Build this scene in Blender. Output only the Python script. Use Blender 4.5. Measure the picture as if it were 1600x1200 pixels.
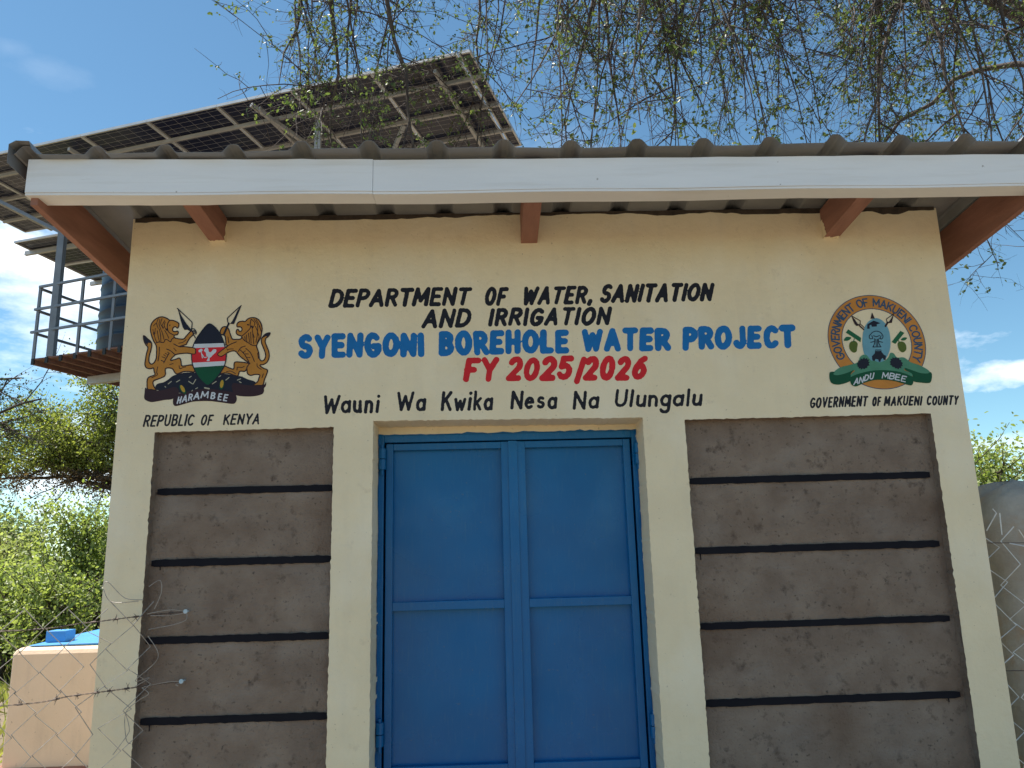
import bpy, bmesh, math, random
import numpy as np
from mathutils import Vector, Matrix
from mathutils.geometry import tessellate_polygon

random.seed(7); rng = np.random.default_rng(11)
scene = bpy.context.scene
col = scene.collection
for o in list(bpy.data.objects): bpy.data.objects.remove(o)
rad = math.radians

# ------------------------------------------------------------------ camera
EYE = Vector((0, -3.514, 1.6))
PITCH, YAW, ROLL, FPX = rad(12.022), rad(1.658), rad(-1.504), 1200.0
fw = Vector((math.sin(YAW)*math.cos(PITCH), math.cos(YAW)*math.cos(PITCH), math.sin(PITCH)))
r0 = Vector((math.cos(YAW), -math.sin(YAW), 0)); u0 = r0.cross(fw)
rt = r0*math.cos(ROLL) + u0*math.sin(ROLL); up = u0*math.cos(ROLL) - r0*math.sin(ROLL)
cam = bpy.data.cameras.new('camera'); cam.sensor_width = 36; cam.lens = 36*FPX/1600; cam.clip_end = 2000; cam.clip_start = .05
camo = bpy.data.objects.new('camera', cam); col.objects.link(camo)
M = Matrix((rt, up, -fw)).transposed().to_4x4(); M.translation = EYE
camo.matrix_world = M; scene.camera = camo

# ------------------------------------------------------------------ sky, sun, exposure
SUN_EL, SUN_AZ = rad(64), rad(-72)         # high on the left, a little behind the building
world = bpy.data.worlds.new('World'); scene.world = world; world.use_nodes = True
nt = world.node_tree; nt.nodes.clear()
def N(t, **k):
    n = nt.nodes.new(t)
    for a, b in k.items(): setattr(n, a, b)
    return n
def L(a, b): nt.links.new(a, b)
sky = N('ShaderNodeTexSky', sky_type='NISHITA', sun_disc=False, sun_elevation=SUN_EL, sun_rotation=SUN_AZ, altitude=900, air_density=1.0, dust_density=.1, ozone_density=1.7)
geo = N('ShaderNodeTexCoord')
def vm(op, a, b=None):
    n = N('ShaderNodeVectorMath', operation=op); L(a, n.inputs[0])
    if b is not None:
        if isinstance(b, (tuple, list, Vector)): n.inputs[1].default_value = tuple(b)
        else: L(b, n.inputs[1])
    return n
def mt(op, a, b=None, c=None, clamp=False):
    n = N('ShaderNodeMath', operation=op, use_clamp=clamp)
    for i, v in enumerate((a, b, c)):
        if v is None: continue
        if isinstance(v, (int, float)): n.inputs[i].default_value = v
        else: L(v, n.inputs[i])
    return n.outputs[0]
D = vm('NORMALIZE', geo.outputs['Generated']).outputs[0]
nz = N('ShaderNodeTexNoise'); nz.inputs['Scale'].default_value = 11; nz.inputs['Detail'].default_value = 9; nz.inputs['Roughness'].default_value = .58
sc = vm('MULTIPLY', D, (1, 1, 1.9)).outputs[0]; L(sc, nz.inputs['Vector'])
nz2 = N('ShaderNodeTexNoise'); nz2.inputs['Scale'].default_value = 3.2; nz2.inputs['Detail'].default_value = 8; nz2.inputs['Roughness'].default_value = .6
L(vm('ADD', vm('MULTIPLY', D, (1, 1, 2.6)).outputs[0], (1.3, 2.0, 0)).outputs[0], nz2.inputs['Vector'])
sep = N('ShaderNodeSeparateXYZ'); L(D, sep.inputs[0])
total = None
for d, a, b, s in (((-.52, .80, .322), .11, .05, .95), ((.575, .80, .172), .06, .016, .85), ((-.4334, .8962, .085), .12, .07, .7),
                   ((-.4583, .7325, .5034), .04, .016, .05), ((-.486, .71, .515), .025, .014, .05), ((.60, .79, .088), .05, .018, .7), ((-.455, .855, .215), .07, .035, .55)):
    d = Vector(d).normalized(); r_ = d.cross(Vector((0, 0, 1))).normalized(); u_ = r_.cross(d)
    x = vm('DOT_PRODUCT', D, r_).outputs['Value']; y = vm('DOT_PRODUCT', D, u_).outputs['Value']; f = vm('DOT_PRODUCT', D, d).outputs['Value']
    q = mt('ADD', mt('POWER', mt('ABSOLUTE', mt('DIVIDE', x, a)), 2.0), mt('POWER', mt('ABSOLUTE', mt('DIVIDE', y, b)), 2.0))
    m = mt('SUBTRACT', 1.0, mt('SQRT', q))                     # 1 in the middle, 0 on the rim
    m = mt('ADD', mt('MULTIPLY', m, .8), mt('MULTIPLY', mt('SUBTRACT', nz.outputs[0], .5), 3.0))
    m = mt('MULTIPLY', mt('MULTIPLY', mt('SMOOTHSTEP', m, 0.0, .85) if False else mt('MULTIPLY', m, 1.25, clamp=True), s), mt('GREATER_THAN', f, .3))
    total = m if total is None else mt('MAXIMUM', total, m)
# scattered low fair-weather clouds everywhere else round the horizon
band = mt('MULTIPLY', mt('SUBTRACT', .42, mt('ABSOLUTE', mt('SUBTRACT', sep.outputs[2], .12))), 4.0, clamp=True)
gen = mt('MULTIPLY', mt('MULTIPLY', mt('SUBTRACT', nz2.outputs[0], .525), 6.0, clamp=True), band)
total = mt('MAXIMUM', total, mt('MULTIPLY', gen, .85))
tint = N('ShaderNodeMixRGB', blend_type='MULTIPLY'); tint.inputs[0].default_value = 1; L(sky.outputs[0], tint.inputs[1]); tint.inputs[2].default_value = (.80, 1.04, 1.0, 1)
mix = N('ShaderNodeMixRGB'); L(total, mix.inputs[0]); L(tint.outputs[0], mix.inputs[1]); mix.inputs[2].default_value = (10.5, 10.9, 11.4, 1)
bg = N('ShaderNodeBackground'); bg.inputs[1].default_value = .082; L(mix.outputs[0], bg.inputs[0])
out = N('ShaderNodeOutputWorld'); L(bg.outputs[0], out.inputs[0])
sun = bpy.data.lights.new('sun', 'SUN'); sun.energy = 5.0; sun.angle = rad(.53); sun.color = (1, .95, .87)
suno = bpy.data.objects.new('sun', sun); col.objects.link(suno)
sd = Vector((math.sin(SUN_AZ)*math.cos(SUN_EL), math.cos(SUN_AZ)*math.cos(SUN_EL), math.sin(SUN_EL)))
suno.rotation_euler = sd.to_track_quat('Z', 'Y').to_euler(); suno.location = (4, 12, 20)
scene.view_settings.view_transform = 'Standard'; scene.view_settings.look = 'None'
scene.view_settings.exposure = 0.97; scene.view_settings.gamma = 1
scene.render.engine = 'CYCLES'
scene.cycles.max_bounces = 8; scene.cycles.diffuse_bounces = 5; scene.cycles.transparent_max_bounces = 8

# ------------------------------------------------------------------ helpers
def on_wall(px, py, Y=0.0):
    """survey point (photo pixels) -> metres on the plane y = Y"""
    d = rt*((px-800)/FPX) + up*((600-py)/FPX) + fw
    return EYE + d*((Y-EYE.y)/d.y)
def empty(name, loc, label, cat, group=None):
    o = bpy.data.objects.new(name, None); col.objects.link(o); o.location = loc; o.empty_display_size = .2
    tag(o, label, cat, group); return o
def tag(o, label=None, cat=None, group=None, kind=None):
    if label: o['label'] = label
    if cat: o['category'] = cat
    if group: o['group'] = group
    if kind: o['kind'] = kind
    return o
def link(name, me, mat, parent=None, smooth=False):
    if mat is not None and not me.materials: me.materials.append(mat)
    o = bpy.data.objects.new(name, me); col.objects.link(o)
    if smooth: me.shade_smooth()
    if parent is not None:
        o.parent = parent
        if parent.type == 'EMPTY': o.matrix_parent_inverse = Matrix.Translation(-Vector(parent.location))
    return o
def mesh(name, v, f, mat, parent=None, smooth=False):
    me = bpy.data.meshes.new(name); me.from_pydata([tuple(p) for p in v], [], f); me.update()
    return link(name, me, mat, parent, smooth)
def np_mesh(name, v, f, mat, parent=None, smooth=False, colr=None):
    """v (n,3); f (m,k) all faces of k corners"""
    me = bpy.data.meshes.new(name); v = np.asarray(v, np.float32); f = np.asarray(f, np.int32); k = f.shape[1]
    me.vertices.add(len(v)); me.vertices.foreach_set('co', v.ravel())
    me.loops.add(f.size); me.loops.foreach_set('vertex_index', f.ravel())
    me.polygons.add(len(f)); me.polygons.foreach_set('loop_start', np.arange(0, f.size, k, dtype=np.int32))
    me.update(calc_edges=True); me.validate()
    if colr is not None:
        at = me.attributes.new('tone', 'FLOAT', 'POINT'); at.data.foreach_set('value', np.asarray(colr, np.float32))
    return link(name, me, mat, parent, smooth)
class MB:
    def __init__(s): s.v = []; s.f = []
    def add(s, v, f):
        n = len(s.v); s.v += [Vector(p) for p in v]; s.f += [tuple(i+n for i in q) for q in f]; return s
    def box(s, x0, x1, y0, y1, z0, z1):
        return s.add([(x0,y0,z0),(x1,y0,z0),(x1,y1,z0),(x0,y1,z0),(x0,y0,z1),(x1,y0,z1),(x1,y1,z1),(x0,y1,z1)],
                     [(0,3,2,1),(4,5,6,7),(0,1,5,4),(1,2,6,5),(2,3,7,6),(3,0,4,7)])
    def hexa(s, p):       # 8 corners in box order
        return s.add(p, [(0,3,2,1),(4,5,6,7),(0,1,5,4),(1,2,6,5),(2,3,7,6),(3,0,4,7)])
    def bar(s, a, b, w, h, upv=(0,0,1)):
        a, b = Vector(a), Vector(b); d = (b-a).normalized(); sx = d.cross(Vector(upv)).normalized(); sy = sx.cross(d)
        c = [(-1,-1),(1,-1),(1,1),(-1,1)]
        p = [a + sx*(i*w/2) + sy*(j*h/2) for i, j in c] + [b + sx*(i*w/2) + sy*(j*h/2) for i, j in c]
        return s.add(p, [(0,1,2,3),(4,7,6,5),(0,4,5,1),(1,5,6,2),(2,6,7,3),(3,7,4,0)])
    def tube(s, pts, r, n=8, cap=True):
        pts = [Vector(p) for p in pts]; rs = r if isinstance(r, (list, tuple)) else [r]*len(pts)
        base = len(s.v); ref = None
        for i, p in enumerate(pts):
            t = (pts[min(i+1, len(pts)-1)] - pts[max(i-1, 0)]).normalized()
            if ref is None: ref = t.orthogonal().normalized()
            else:
                ref = ref - t*ref.dot(t); ref = ref.normalized() if ref.length > 1e-6 else t.orthogonal().normalized()
            b = t.cross(ref)
            for k in range(n):
                a = 2*math.pi*k/n; s.v.append(p + (ref*math.cos(a) + b*math.sin(a))*rs[i])
        for i in range(len(pts)-1):
            for k in range(n):
                q = base+i*n; s.f.append((q+k, q+(k+1) % n, q+n+(k+1) % n, q+n+k))
        if cap:
            s.f.append(tuple(base+k for k in reversed(range(n)))); e = base+(len(pts)-1)*n; s.f.append(tuple(e+k for k in range(n)))
        return s
    def build(s, name, mat, parent=None, smooth=False, bevel=0):
        o = mesh(name, s.v, s.f, mat, parent, smooth)
        if bevel:
            m = o.modifiers.new('bevel', 'BEVEL'); m.width = bevel; m.segments = 2; m.limit_method = 'ANGLE'
        return o

# ------------------------------------------------------------------ materials
def pmat(name, c1, c2=None, scale=4, rough=.8, bump=0, bscale=60, c3=None, s3=20, t3=.6, spec=.5, metal=0, detail=6, stretch=(1,1,1), lo=.35, hi=.65, coat=0):
    m = bpy.data.materials.new(name); m.use_nodes = True; t = m.node_tree; b = t.nodes['Principled BSDF']
    b.inputs['Roughness'].default_value = rough; b.inputs['Metallic'].default_value = metal; b.inputs['Specular IOR Level'].default_value = spec
    b.inputs['Coat Weight'].default_value = coat
    tc = t.nodes.new('ShaderNodeTexCoord'); mp = t.nodes.new('ShaderNodeMapping'); mp.inputs['Scale'].default_value = stretch
    t.links.new(tc.outputs['Object'], mp.inputs['Vector'])
    oi = t.nodes.new('ShaderNodeObjectInfo')
    sh = t.nodes.new('ShaderNodeVectorMath'); sh.operation = 'MULTIPLY_ADD'; t.links.new(oi.outputs['Random'], sh.inputs[0]); sh.inputs[1].default_value = (3.1, 2.3, 5.7)
    t.links.new(mp.outputs[0], sh.inputs[2])
    last = None
    def noise(sc, det=6, ro=.6):
        n = t.nodes.new('ShaderNodeTexNoise'); n.inputs['Scale'].default_value = sc; n.inputs['Detail'].default_value = det; n.inputs['Roughness'].default_value = ro
        t.links.new(sh.outputs[0], n.inputs['Vector']); return n
    def ramp(src, a, b_):
        r = t.nodes.new('ShaderNodeMapRange'); r.inputs['From Min'].default_value = a; r.inputs['From Max'].default_value = b_; t.links.new(src, r.inputs['Value']); return r.outputs[0]
    if c2 is not None:
        mx = t.nodes.new('ShaderNodeMixRGB'); mx.inputs[1].default_value = (*c1, 1); mx.inputs[2].default_value = (*c2, 1)
        t.links.new(ramp(noise(scale, detail).outputs[0], lo, hi), mx.inputs[0]); last = mx.outputs[0]
        if c3 is not None:
            m3 = t.nodes.new('ShaderNodeMixRGB'); t.links.new(last, m3.inputs[1]); m3.inputs[2].default_value = (*c3, 1)
            t.links.new(ramp(noise(s3, 8, .65).outputs[0], t3, t3+.14), m3.inputs[0]); last = m3.outputs[0]
        t.links.new(last, b.inputs['Base Color'])
    else: b.inputs['Base Color'].default_value = (*c1, 1)
    if bump:
        bn = t.nodes.new('ShaderNodeBump'); bn.inputs['Strength'].default_value = bump; bn.inputs['Distance'].default_value = .01
        t.links.new(noise(bscale, 6, .65).outputs[0], bn.inputs['Height']); t.links.new(bn.outputs[0], b.inputs['Normal'])
    return m
CREAM = pmat('cream_paint', (.83,.715,.495), (.775,.662,.455), 3.5, .75, .5, 26, c3=(.66,.56,.39), s3=11, t3=.63, detail=10)
REVEAL = CREAM
STONE = pmat('rendered_stone', (.225,.166,.128), (.31,.242,.19), 6, .92, .8, 85, c3=(.118,.084,.066), s3=17, t3=.565, detail=12)
STONE.node_tree.nodes['Bump'].inputs['Distance'].default_value = .02
BLACKB = pmat('black_band_paint', (.006,.006,.011), (.009,.009,.014), 8, .8, .2, 70, spec=.2)
FASCIA = pmat('white_fascia_paint', (.83,.84,.85), (.77,.78,.795), 3, .55, .15, 30, stretch=(.4,1,3), c3=(.42,.40,.37), s3=9, t3=.69)
TIMBER = pmat('reddish_rafter_timber', (.35,.165,.118), (.25,.115,.082), 3, .75, .25, 40, stretch=(6,1,6), c3=(.17,.07,.045), s3=6, t3=.66)
SHEET = pmat('grey_roof_sheet', (.25,.26,.275), (.18,.188,.20), 3, .5, .05, 20, metal=.2)
BLUE = pmat('blue_gloss_paint', (.001,.128,.345), (.001,.108,.30), 2.4, .28, .10, 5, c3=(.003,.155,.40), s3=40, t3=.7, spec=.35)
def rough_noise(m, sc, a, b):
    t = m.node_tree; n = t.nodes.new('ShaderNodeTexNoise'); n.inputs['Scale'].default_value = sc; n.inputs['Detail'].default_value = 7; tc = t.nodes.new('ShaderNodeTexCoord'); t.links.new(tc.outputs['Object'], n.inputs['Vector'])
    r = t.nodes.new('ShaderNodeMapRange'); r.inputs['From Min'].default_value = .3; r.inputs['From Max'].default_value = .7; r.inputs['To Min'].default_value = a; r.inputs['To Max'].default_value = b
    t.links.new(n.outputs[0], r.inputs['Value']); t.links.new(r.outputs[0], t.nodes['Principled BSDF'].inputs['Roughness'])
rough_noise(BLUE, 3.5, .18, .48)
BLUE_LID = pmat('sky_blue_lid_paint', (.07,.30,.62), (.06,.26,.56), 5, .5, .1, 30)
PEACH = pmat('peach_plaster_paint', (.86,.64,.46), (.81,.60,.42), 3, .8, .2, 40)
CONC = pmat('rough_concrete', (.47,.42,.36), (.34,.30,.26), 6, .95, .9, 22, c3=(.48,.32,.19), s3=3, t3=.56)
STEEL = pmat('grey_painted_steel', (.23,.25,.28), (.18,.195,.22), 6, .5, .05, 30, metal=.2)
GALV = pmat('galvanised_steel', (.48,.475,.46), (.39,.385,.375), 6, .5, .05, 30, metal=.25)
ALU = pmat('aluminium_frame', (.62,.62,.61), (.53,.53,.52), 5, .4, 0, 30, metal=.4)
DECK = pmat('brown_deck_boards', (.21,.105,.075), (.15,.075,.055), 4, .85, .3, 30, stretch=(3,3,1))
JOIST = pmat('dark_deck_joist', (.16,.13,.115), (.10,.085,.08), 5, .8, .2, 30)
DARKCAP = pmat('black_cap', (.012,.012,.012), None, rough=.6)
TANK = pmat('dark_blue_tank_plastic', (.012,.026,.050), (.018,.034,.062), 4, .45, .04, 20)
WIRE = pmat('weathered_wire', (.44,.40,.36), (.27,.24,.21), 25, .55, 0, metal=.3)
BARB = pmat('rusty_barbed_wire', (.16,.12,.10), (.09,.07,.06), 20, .7, metal=.4)
NAILH = pmat('blue_splashed_nail', (.35,.52,.62), (.5,.55,.58), 60, .5)
BARK = pmat('tree_bark', (.105,.080,.062), (.06,.046,.037), 9, .95, .5, 40)
TWIG = pmat('thin_twigs', (.085,.062,.052), (.05,.037,.033), 9, .9)
SOIL = pmat('dry_reddish_soil', (.20,.152,.103), (.16,.125,.08), .7, .95, .6, 12, c3=(.16,.15,.07), s3=.55, t3=.62)

def layer(m, colr, scale, stretch, lo, hi, amount, detail=6):
    """stains, specks and streaks mixed over a paint"""
    t = m.node_tree; b = t.nodes['Principled BSDF']; src = b.inputs['Base Color'].links[0].from_socket
    tc = t.nodes.new('ShaderNodeTexCoord'); mp = t.nodes.new('ShaderNodeMapping'); mp.inputs['Scale'].default_value = stretch; t.links.new(tc.outputs['Object'], mp.inputs['Vector'])
    n = t.nodes.new('ShaderNodeTexNoise'); n.inputs['Scale'].default_value = scale; n.inputs['Detail'].default_value = detail; t.links.new(mp.outputs[0], n.inputs['Vector'])
    r = t.nodes.new('ShaderNodeMapRange'); r.inputs['From Min'].default_value = lo; r.inputs['From Max'].default_value = hi; r.inputs['To Max'].default_value = amount; t.links.new(n.outputs[0], r.inputs['Value'])
    x = t.nodes.new('ShaderNodeMixRGB'); t.links.new(r.outputs[0], x.inputs[0]); t.links.new(src, x.inputs[1]); x.inputs[2].default_value = (*colr, 1); t.links.new(x.outputs[0], b.inputs['Base Color'])
layer(CREAM, (.30,.24,.16), 75, (1,1,1), .70, .74, .6, 2); layer(CREAM, (.60,.52,.40), 4, (3.3,3.3,.5), .52, .75, .22); layer(CREAM, (.88,.84,.72), 2.5, (1,1,1), .5, .75, .4)
layer(BLUE, (.05,.16,.30), 22, (5,1,.5), .55, .75, .35); layer(BLUE, (.12,.16,.20), 60, (1,1,1), .68, .74, .5, 3)
layer(FASCIA, (.62,.60,.56), 6, (.3,1,5), .52, .75, .45); layer(FASCIA, (.25,.22,.19), 28, (1,1,1), .73, .77, .7, 3)
layer(STONE, (.045,.035,.030), 60, (1,1,1), .64, .72, .7, 3); layer(STONE, (.34,.29,.25), 3.2, (1,1,2.2), .52, .72, .5); layer(STONE, (.15,.085,.05), 2.2, (1,1,1), .50, .72, .55)
layer(PEACH, (.62,.46,.34), 4, (4,4,.5), .55, .75, .4); layer(PEACH, (.35,.24,.16), 50, (1,1,1), .70, .75, .5, 3)
def leafmat(name, a, b, trans=.45):
    m = bpy.data.materials.new(name); m.use_nodes = True; t = m.node_tree; p = t.nodes['Principled BSDF']; p.inputs['Roughness'].default_value = .45
    p.inputs['Specular IOR Level'].default_value = .4
    at = t.nodes.new('ShaderNodeAttribute'); at.attribute_name = 'tone'
    mx = t.nodes.new('ShaderNodeMixRGB'); mx.inputs[1].default_value = (*a, 1); mx.inputs[2].default_value = (*b, 1); t.links.new(at.outputs['Fac'], mx.inputs[0])
    t.links.new(mx.outputs[0], p.inputs['Base Color'])
    tr = t.nodes.new('ShaderNodeBsdfTranslucent'); br = t.nodes.new('ShaderNodeMixRGB'); br.blend_type = 'MULTIPLY'; br.inputs[0].default_value = 1
    t.links.new(mx.outputs[0], br.inputs[1]); br.inputs[2].default_value = (1.5, 1.6, .7, 1); t.links.new(br.outputs[0], tr.inputs['Color'])
    ms = t.nodes.new('ShaderNodeMixShader'); ms.inputs[0].default_value = trans
    t.links.new(p.outputs[0], ms.inputs[1]); t.links.new(tr.outputs[0], ms.inputs[2]); t.links.new(ms.outputs[0], t.nodes['Material Output'].inputs[0])
    return m
LEAF_OVER = leafmat('thorn_tree_leaf', (.05,.085,.03), (.17,.20,.085), .42)
LEAF_ACACIA = leafmat('yellow_green_leaf', (.15,.19,.05), (.30,.32,.11))
LEAF_DARK = leafmat('dark_thorn_leaf', (.035,.05,.03), (.07,.085,.05), .25)
LEAF_DEAD = leafmat('dry_brown_leaf', (.13,.075,.045), (.22,.15,.09), .25)
LEAF_BUSH = leafmat('bush_leaf', (.17,.225,.065), (.36,.40,.17))
LEAF_PALE = leafmat('pale_bush_leaf', (.24,.28,.12), (.46,.49,.27))
GRASSM = leafmat('grass_blade', (.16,.20,.05), (.36,.35,.13))

# ------------------------------------------------------------------ ground
def ground():
    n = 60; xs = np.concatenate([np.linspace(-900,-40,8)[:-1], np.linspace(-40,40,n), np.linspace(40,900,8)[1:]])
    X, Y = np.meshgrid(xs, xs, indexing='ij'); r = np.hypot(X, Y-1)
    Z = np.clip((r-7)/30, 0, 1)*(.18*np.sin(X*.55+1)*np.cos(Y*.4)+.1*np.sin(X*1.3+Y)); Z[np.abs(X) > 39.9] *= 0; Z[np.abs(Y) > 39.9] *= 0
    v = np.stack([X, Y, Z], -1).reshape(-1, 3); k = len(xs); i, j = np.meshgrid(range(k-1), range(k-1), indexing='ij'); a = (i*k+j).ravel()
    o = np_mesh('ground', v, np.stack([a, a+k, a+k+1, a+1], 1), SOIL, None, True); tag(o, 'dry reddish soil ground round the pump house', 'ground', kind='structure')
ground()

# ------------------------------------------------------------------ pump house
WX0, WX1, WD = -1.712, 2.240, 3.0
SLOPE = .09
def roof_z(y): return 3.206 - SLOPE*y            # underside of the sheet pans
house = empty('pump_house', (.26, 1.5, 0), 'cream painted pump house with blue double door, painted lettering and white fascia', 'building')
def jag(a, b, step=.014, amp=.0022):
    a, b = Vector(a), Vector(b); n = max(2, int((b-a).length/step)); d = (b-a).normalized(); pr = Vector((-d.y, d.x)); o = []
    for i in range(n): o.append(a+(b-a)*(i/n) + (pr*random.gauss(0, amp*.55) if i else Vector((0, 0))))
    return o
def ring(x0, x1, z0, z1, amp=.0022, tl=0, tr=0):
    c = [(x0,z0),(x1,z0),(x1,z1+tr),(x0,z1+tl)]; p = []
    for i in range(4): p += jag(c[i], c[(i+1) % 4], amp=amp)
    return p
PL = (-1.536, -.723, .24, 2.160); PR = (.902, 2.068, .24, 2.162); DO = (-.543, .706, .0, 2.182)
outer = [Vector((WX0,0)), Vector((DO[0],0))]
door_r = jag((DO[0],0),(DO[0],DO[3]+.006), amp=.0015) + jag((DO[0],DO[3]+.006),(DO[1],DO[3]-.006), amp=.002) + jag((DO[1],DO[3]-.006),(DO[1],0), amp=.0015) + [Vector((DO[1],0))]
top = [Vector((WX1, roof_z(0)-.003))]
nx = 60
for i in range(1, nx): 
    x = WX1+(WX0-WX1)*i/nx; top.append(Vector((x, roof_z(0)-.004+.006*math.sin(x*5.1)+random.gauss(0,.004))))
top.append(Vector((WX0, roof_z(0)-.003)))
front = [Vector((WX0,0))] + door_r + [Vector((WX1,0))] + top
hl, hr = ring(*PL, tl=-.004, tr=.003), ring(*PR, tr=.004)
loops = [front, hl, hr]
tris = tessellate_polygon([[Vector((p.x, p.y, 0)) for p in l] for l in loops])
flat = [p for l in loops for p in l]
wb = MB(); wb.add([(p.x, 0, p.y) for p in flat], [tuple(t) for t in tris])
def wallback(pts, depth, closed):            # reveal of an opening
    m = MB(); n = len(pts); k = n if closed else n-1
    m.add([(p.x, 0, p.y) for p in pts]+[(p.x, depth, p.y) for p in pts], [(i, (i+1) % n, n+(i+1) % n, n+i) for i in range(k)])
    return m
r_ = wallback(door_r, .215, False); wb.add(r_.v, r_.f)
GAP_SHADE = pmat('eave_gap_shade_and_dirt', (.035,.026,.020), (.07,.05,.035), 30, .95)  # dark strip painted in for the eave gap's shade, with some dirt
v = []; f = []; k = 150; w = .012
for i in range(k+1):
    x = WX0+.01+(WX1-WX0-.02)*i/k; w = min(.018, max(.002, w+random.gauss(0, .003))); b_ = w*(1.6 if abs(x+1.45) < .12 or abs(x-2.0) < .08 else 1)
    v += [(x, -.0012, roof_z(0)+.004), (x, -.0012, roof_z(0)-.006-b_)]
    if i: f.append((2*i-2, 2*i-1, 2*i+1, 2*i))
mesh('eave_gap_shade_strip', v, f, GAP_SHADE, house)
# sides and back
def quad(m, *p): m.add(p, [tuple(range(len(p)))])
zt0, zt1 = roof_z(0)-.012, roof_z(WD)-.012
quad(wb, (WX0,0,0),(WX0,WD,0),(WX0,WD,zt1),(WX0,0,zt0)); quad(wb, (WX1,0,0),(WX1,0,zt0),(WX1,WD,zt1),(WX1,WD,0)); quad(wb, (WX0,WD,0),(WX1,WD,0),(WX1,WD,zt1),(WX0,WD,zt1))
quad(wb, (WX0+.15,.2,0),(WX0+.15,.2,zt0-.03),(WX0+.15,WD-.15,zt1-.03),(WX0+.15,WD-.15,0))
wall = wb.build('wall', CREAM, house)
# plaster fillet above the door frame
fil = MB(); p = [(-.56,.203,2.138),(.73,.203,2.140),(.73,.203,2.20),(-.56,.203,2.20)]; quad(fil, *p); fil.build('lintel_fillet', CREAM, house)
for nm, pts in (('panel_reveal', hl), ('panel_reveal', hr)): wallback(pts, .06, True).build(nm, STONE, house)
# stone courses and black joint bands
def course_z(zs): return [1.6+(z-1.6)*1.0128 for z in zs]
def stone_panel(P, zs, tilt):
    x0, x1 = P[0]-.012, P[1]+.012; zz = [P[3]+.03]+course_z(zs)+[P[2]-.03]
    for i in range(len(zz)-1):
        t, b = zz[i], zz[i+1]; nxx, nzz = 26, 8; v = []; f = []
        s = random.random()*20
        for a in range(nxx+1):
            for c in range(nzz+1):
                x = x0+(x1-x0)*a/nxx; z = b+(t-b)*c/nzz + tilt*(x-(x0+x1)/2)*(1 if 0 < i < len(zz)-2 else (1 if (c == 0) == (i == 0) else 0))
                e = min(c, nzz-c)/nzz
                y = .047 + .0035*math.sin(x*7+s+z*3)*math.cos(z*17+s) + .002*random.gauss(0, 1)*(.3+e) + (.004 if c in (0, nzz) else 0)
                v.append((x, y, z))
        n = nzz+1
        for a in range(nxx):
            for c in range(nzz): f.append((a*n+c, (a+1)*n+c, (a+1)*n+c+1, a*n+c+1))
        mesh('stone_course', v, f, STONE, house, True)
    for i, z in enumerate(course_z(zs)):
        k = 40; xa, xb = P[0]*1.0+(.008 if i else .012), P[1]-(.02 if P[0] > 0 else .006); v = []; f = []
        hh = .0155+random.uniform(-.001, .0015)
        drip = {int(random.choice((1, 2, k-2))): random.uniform(.012, .03)} if i in (1, 3) else {}
        for a in range(k+1):
            x = xa+(xb-xa)*a/k; zz_ = z + tilt*(x-(x0+x1)/2); e = random.gauss(0, .0009)
            w = hh*(.75 if a in (0, k) else 1)
            lo = zz_-w+random.gauss(0, .001)
            v += [(x, .0425, zz_+w+e), (x, .0425, lo), (x, .062, zz_+w+e), (x, .062, lo)]
            if a < k: q = a*4; f += [(q, q+1, q+5, q+4), (q, q+4, q+6, q+2), (q+1, q+3, q+7, q+5)]
        f += [(0, 2, 3, 1), (4*k, 4*k+1, 4*k+3, 4*k+2)]
        m = MB(); m.add(v, f)
        for a, ln in drip.items():
            x = xa+(xb-xa)*a/k; zb = z+tilt*(x-(x0+x1)/2)-hh+.003; m.tube([(x, .0415, zb), (x+.001, .0415, zb-ln*.6), (x+.001, .0415, zb-ln)], [.0035, .0022, .0028], 6)
        m.build('joint_band', BLACKB, house)
stone_panel(PL, [1.885, 1.572, 1.246, .919, .60], .000)
stone_panel(PR, [1.878, 1.566, 1.240, .921, .60], .004)

# ---- roof: rafters, fascia, corrugated sheets
XE0, XE1 = -1.935, 2.52
def rafter(x0, x1, y0, y1, drop_t, drop_b):
    z = lambda y, d: roof_z(y)-d
    return MB().hexa([(x0,y0,z(y0,drop_b)),(x1,y0,z(y0,drop_b)),(x1,y1,z(y1,drop_b)),(x0,y1,z(y1,drop_b)),(x0,y0,z(y0,drop_t)),(x1,y0,z(y0,drop_t)),(x1,y1,z(y1,drop_t)),(x0,y1,z(y1,drop_t))])
rafter(-1.915, -1.885, -.472, WD+.3, .006, .192).build('barge_rafter', TIMBER, house, bevel=.002)
rafter(2.40, 2.43, -.472, WD+.3, .006, .208).build('barge_rafter', TIMBER, house, bevel=.002)
for xa, xb, d in ((-1.338, -1.262, .128), (.163, .243, .158), (1.652, 1.73, .156)):
    rafter(xa, xb, -.47, WD+.25, .006, d).build('rafter', TIMBER, house, bevel=.003)
# cream paint smeared on the rafter ends where they meet the wall
for xa, xb, zb, w in ((-1.338, -1.262, roof_z(0)-.128, .035), (1.652, 1.73, roof_z(0)-.156, .05)):
    m = MB(); k = 9; side = xb if xa < 0 else xa; s = .0012 if xa < 0 else -.0012; v = []; f = []
    for i in range(k+1):
        x = xa+(xb-xa)*i/k; v += [(x, -.0005, zb-.0012), (x, -.012-random.random()*.014, zb-.0012+.0026)]
    for i in range(k): f.append((i*2, i*2+1, i*2+3, i*2+2))
    m.add(v, f); v = []; f = []
    for i in range(k+1):
        z = zb+.09*i/k; v += [(side+s, -.0005, z), (side+s, -w*(1-.5*i/k)*random.uniform(.5, 1), z+.003)]
    for i in range(k): f.append((i*2, i*2+1, i*2+3, i*2+2))
    m.add(v, f); m.build('paint_smear', CREAM, house)
rafter(WX0-.15, WX1+.1, 1.4, 1.47, .006, .08).build('purlin', TIMBER, house)
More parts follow.
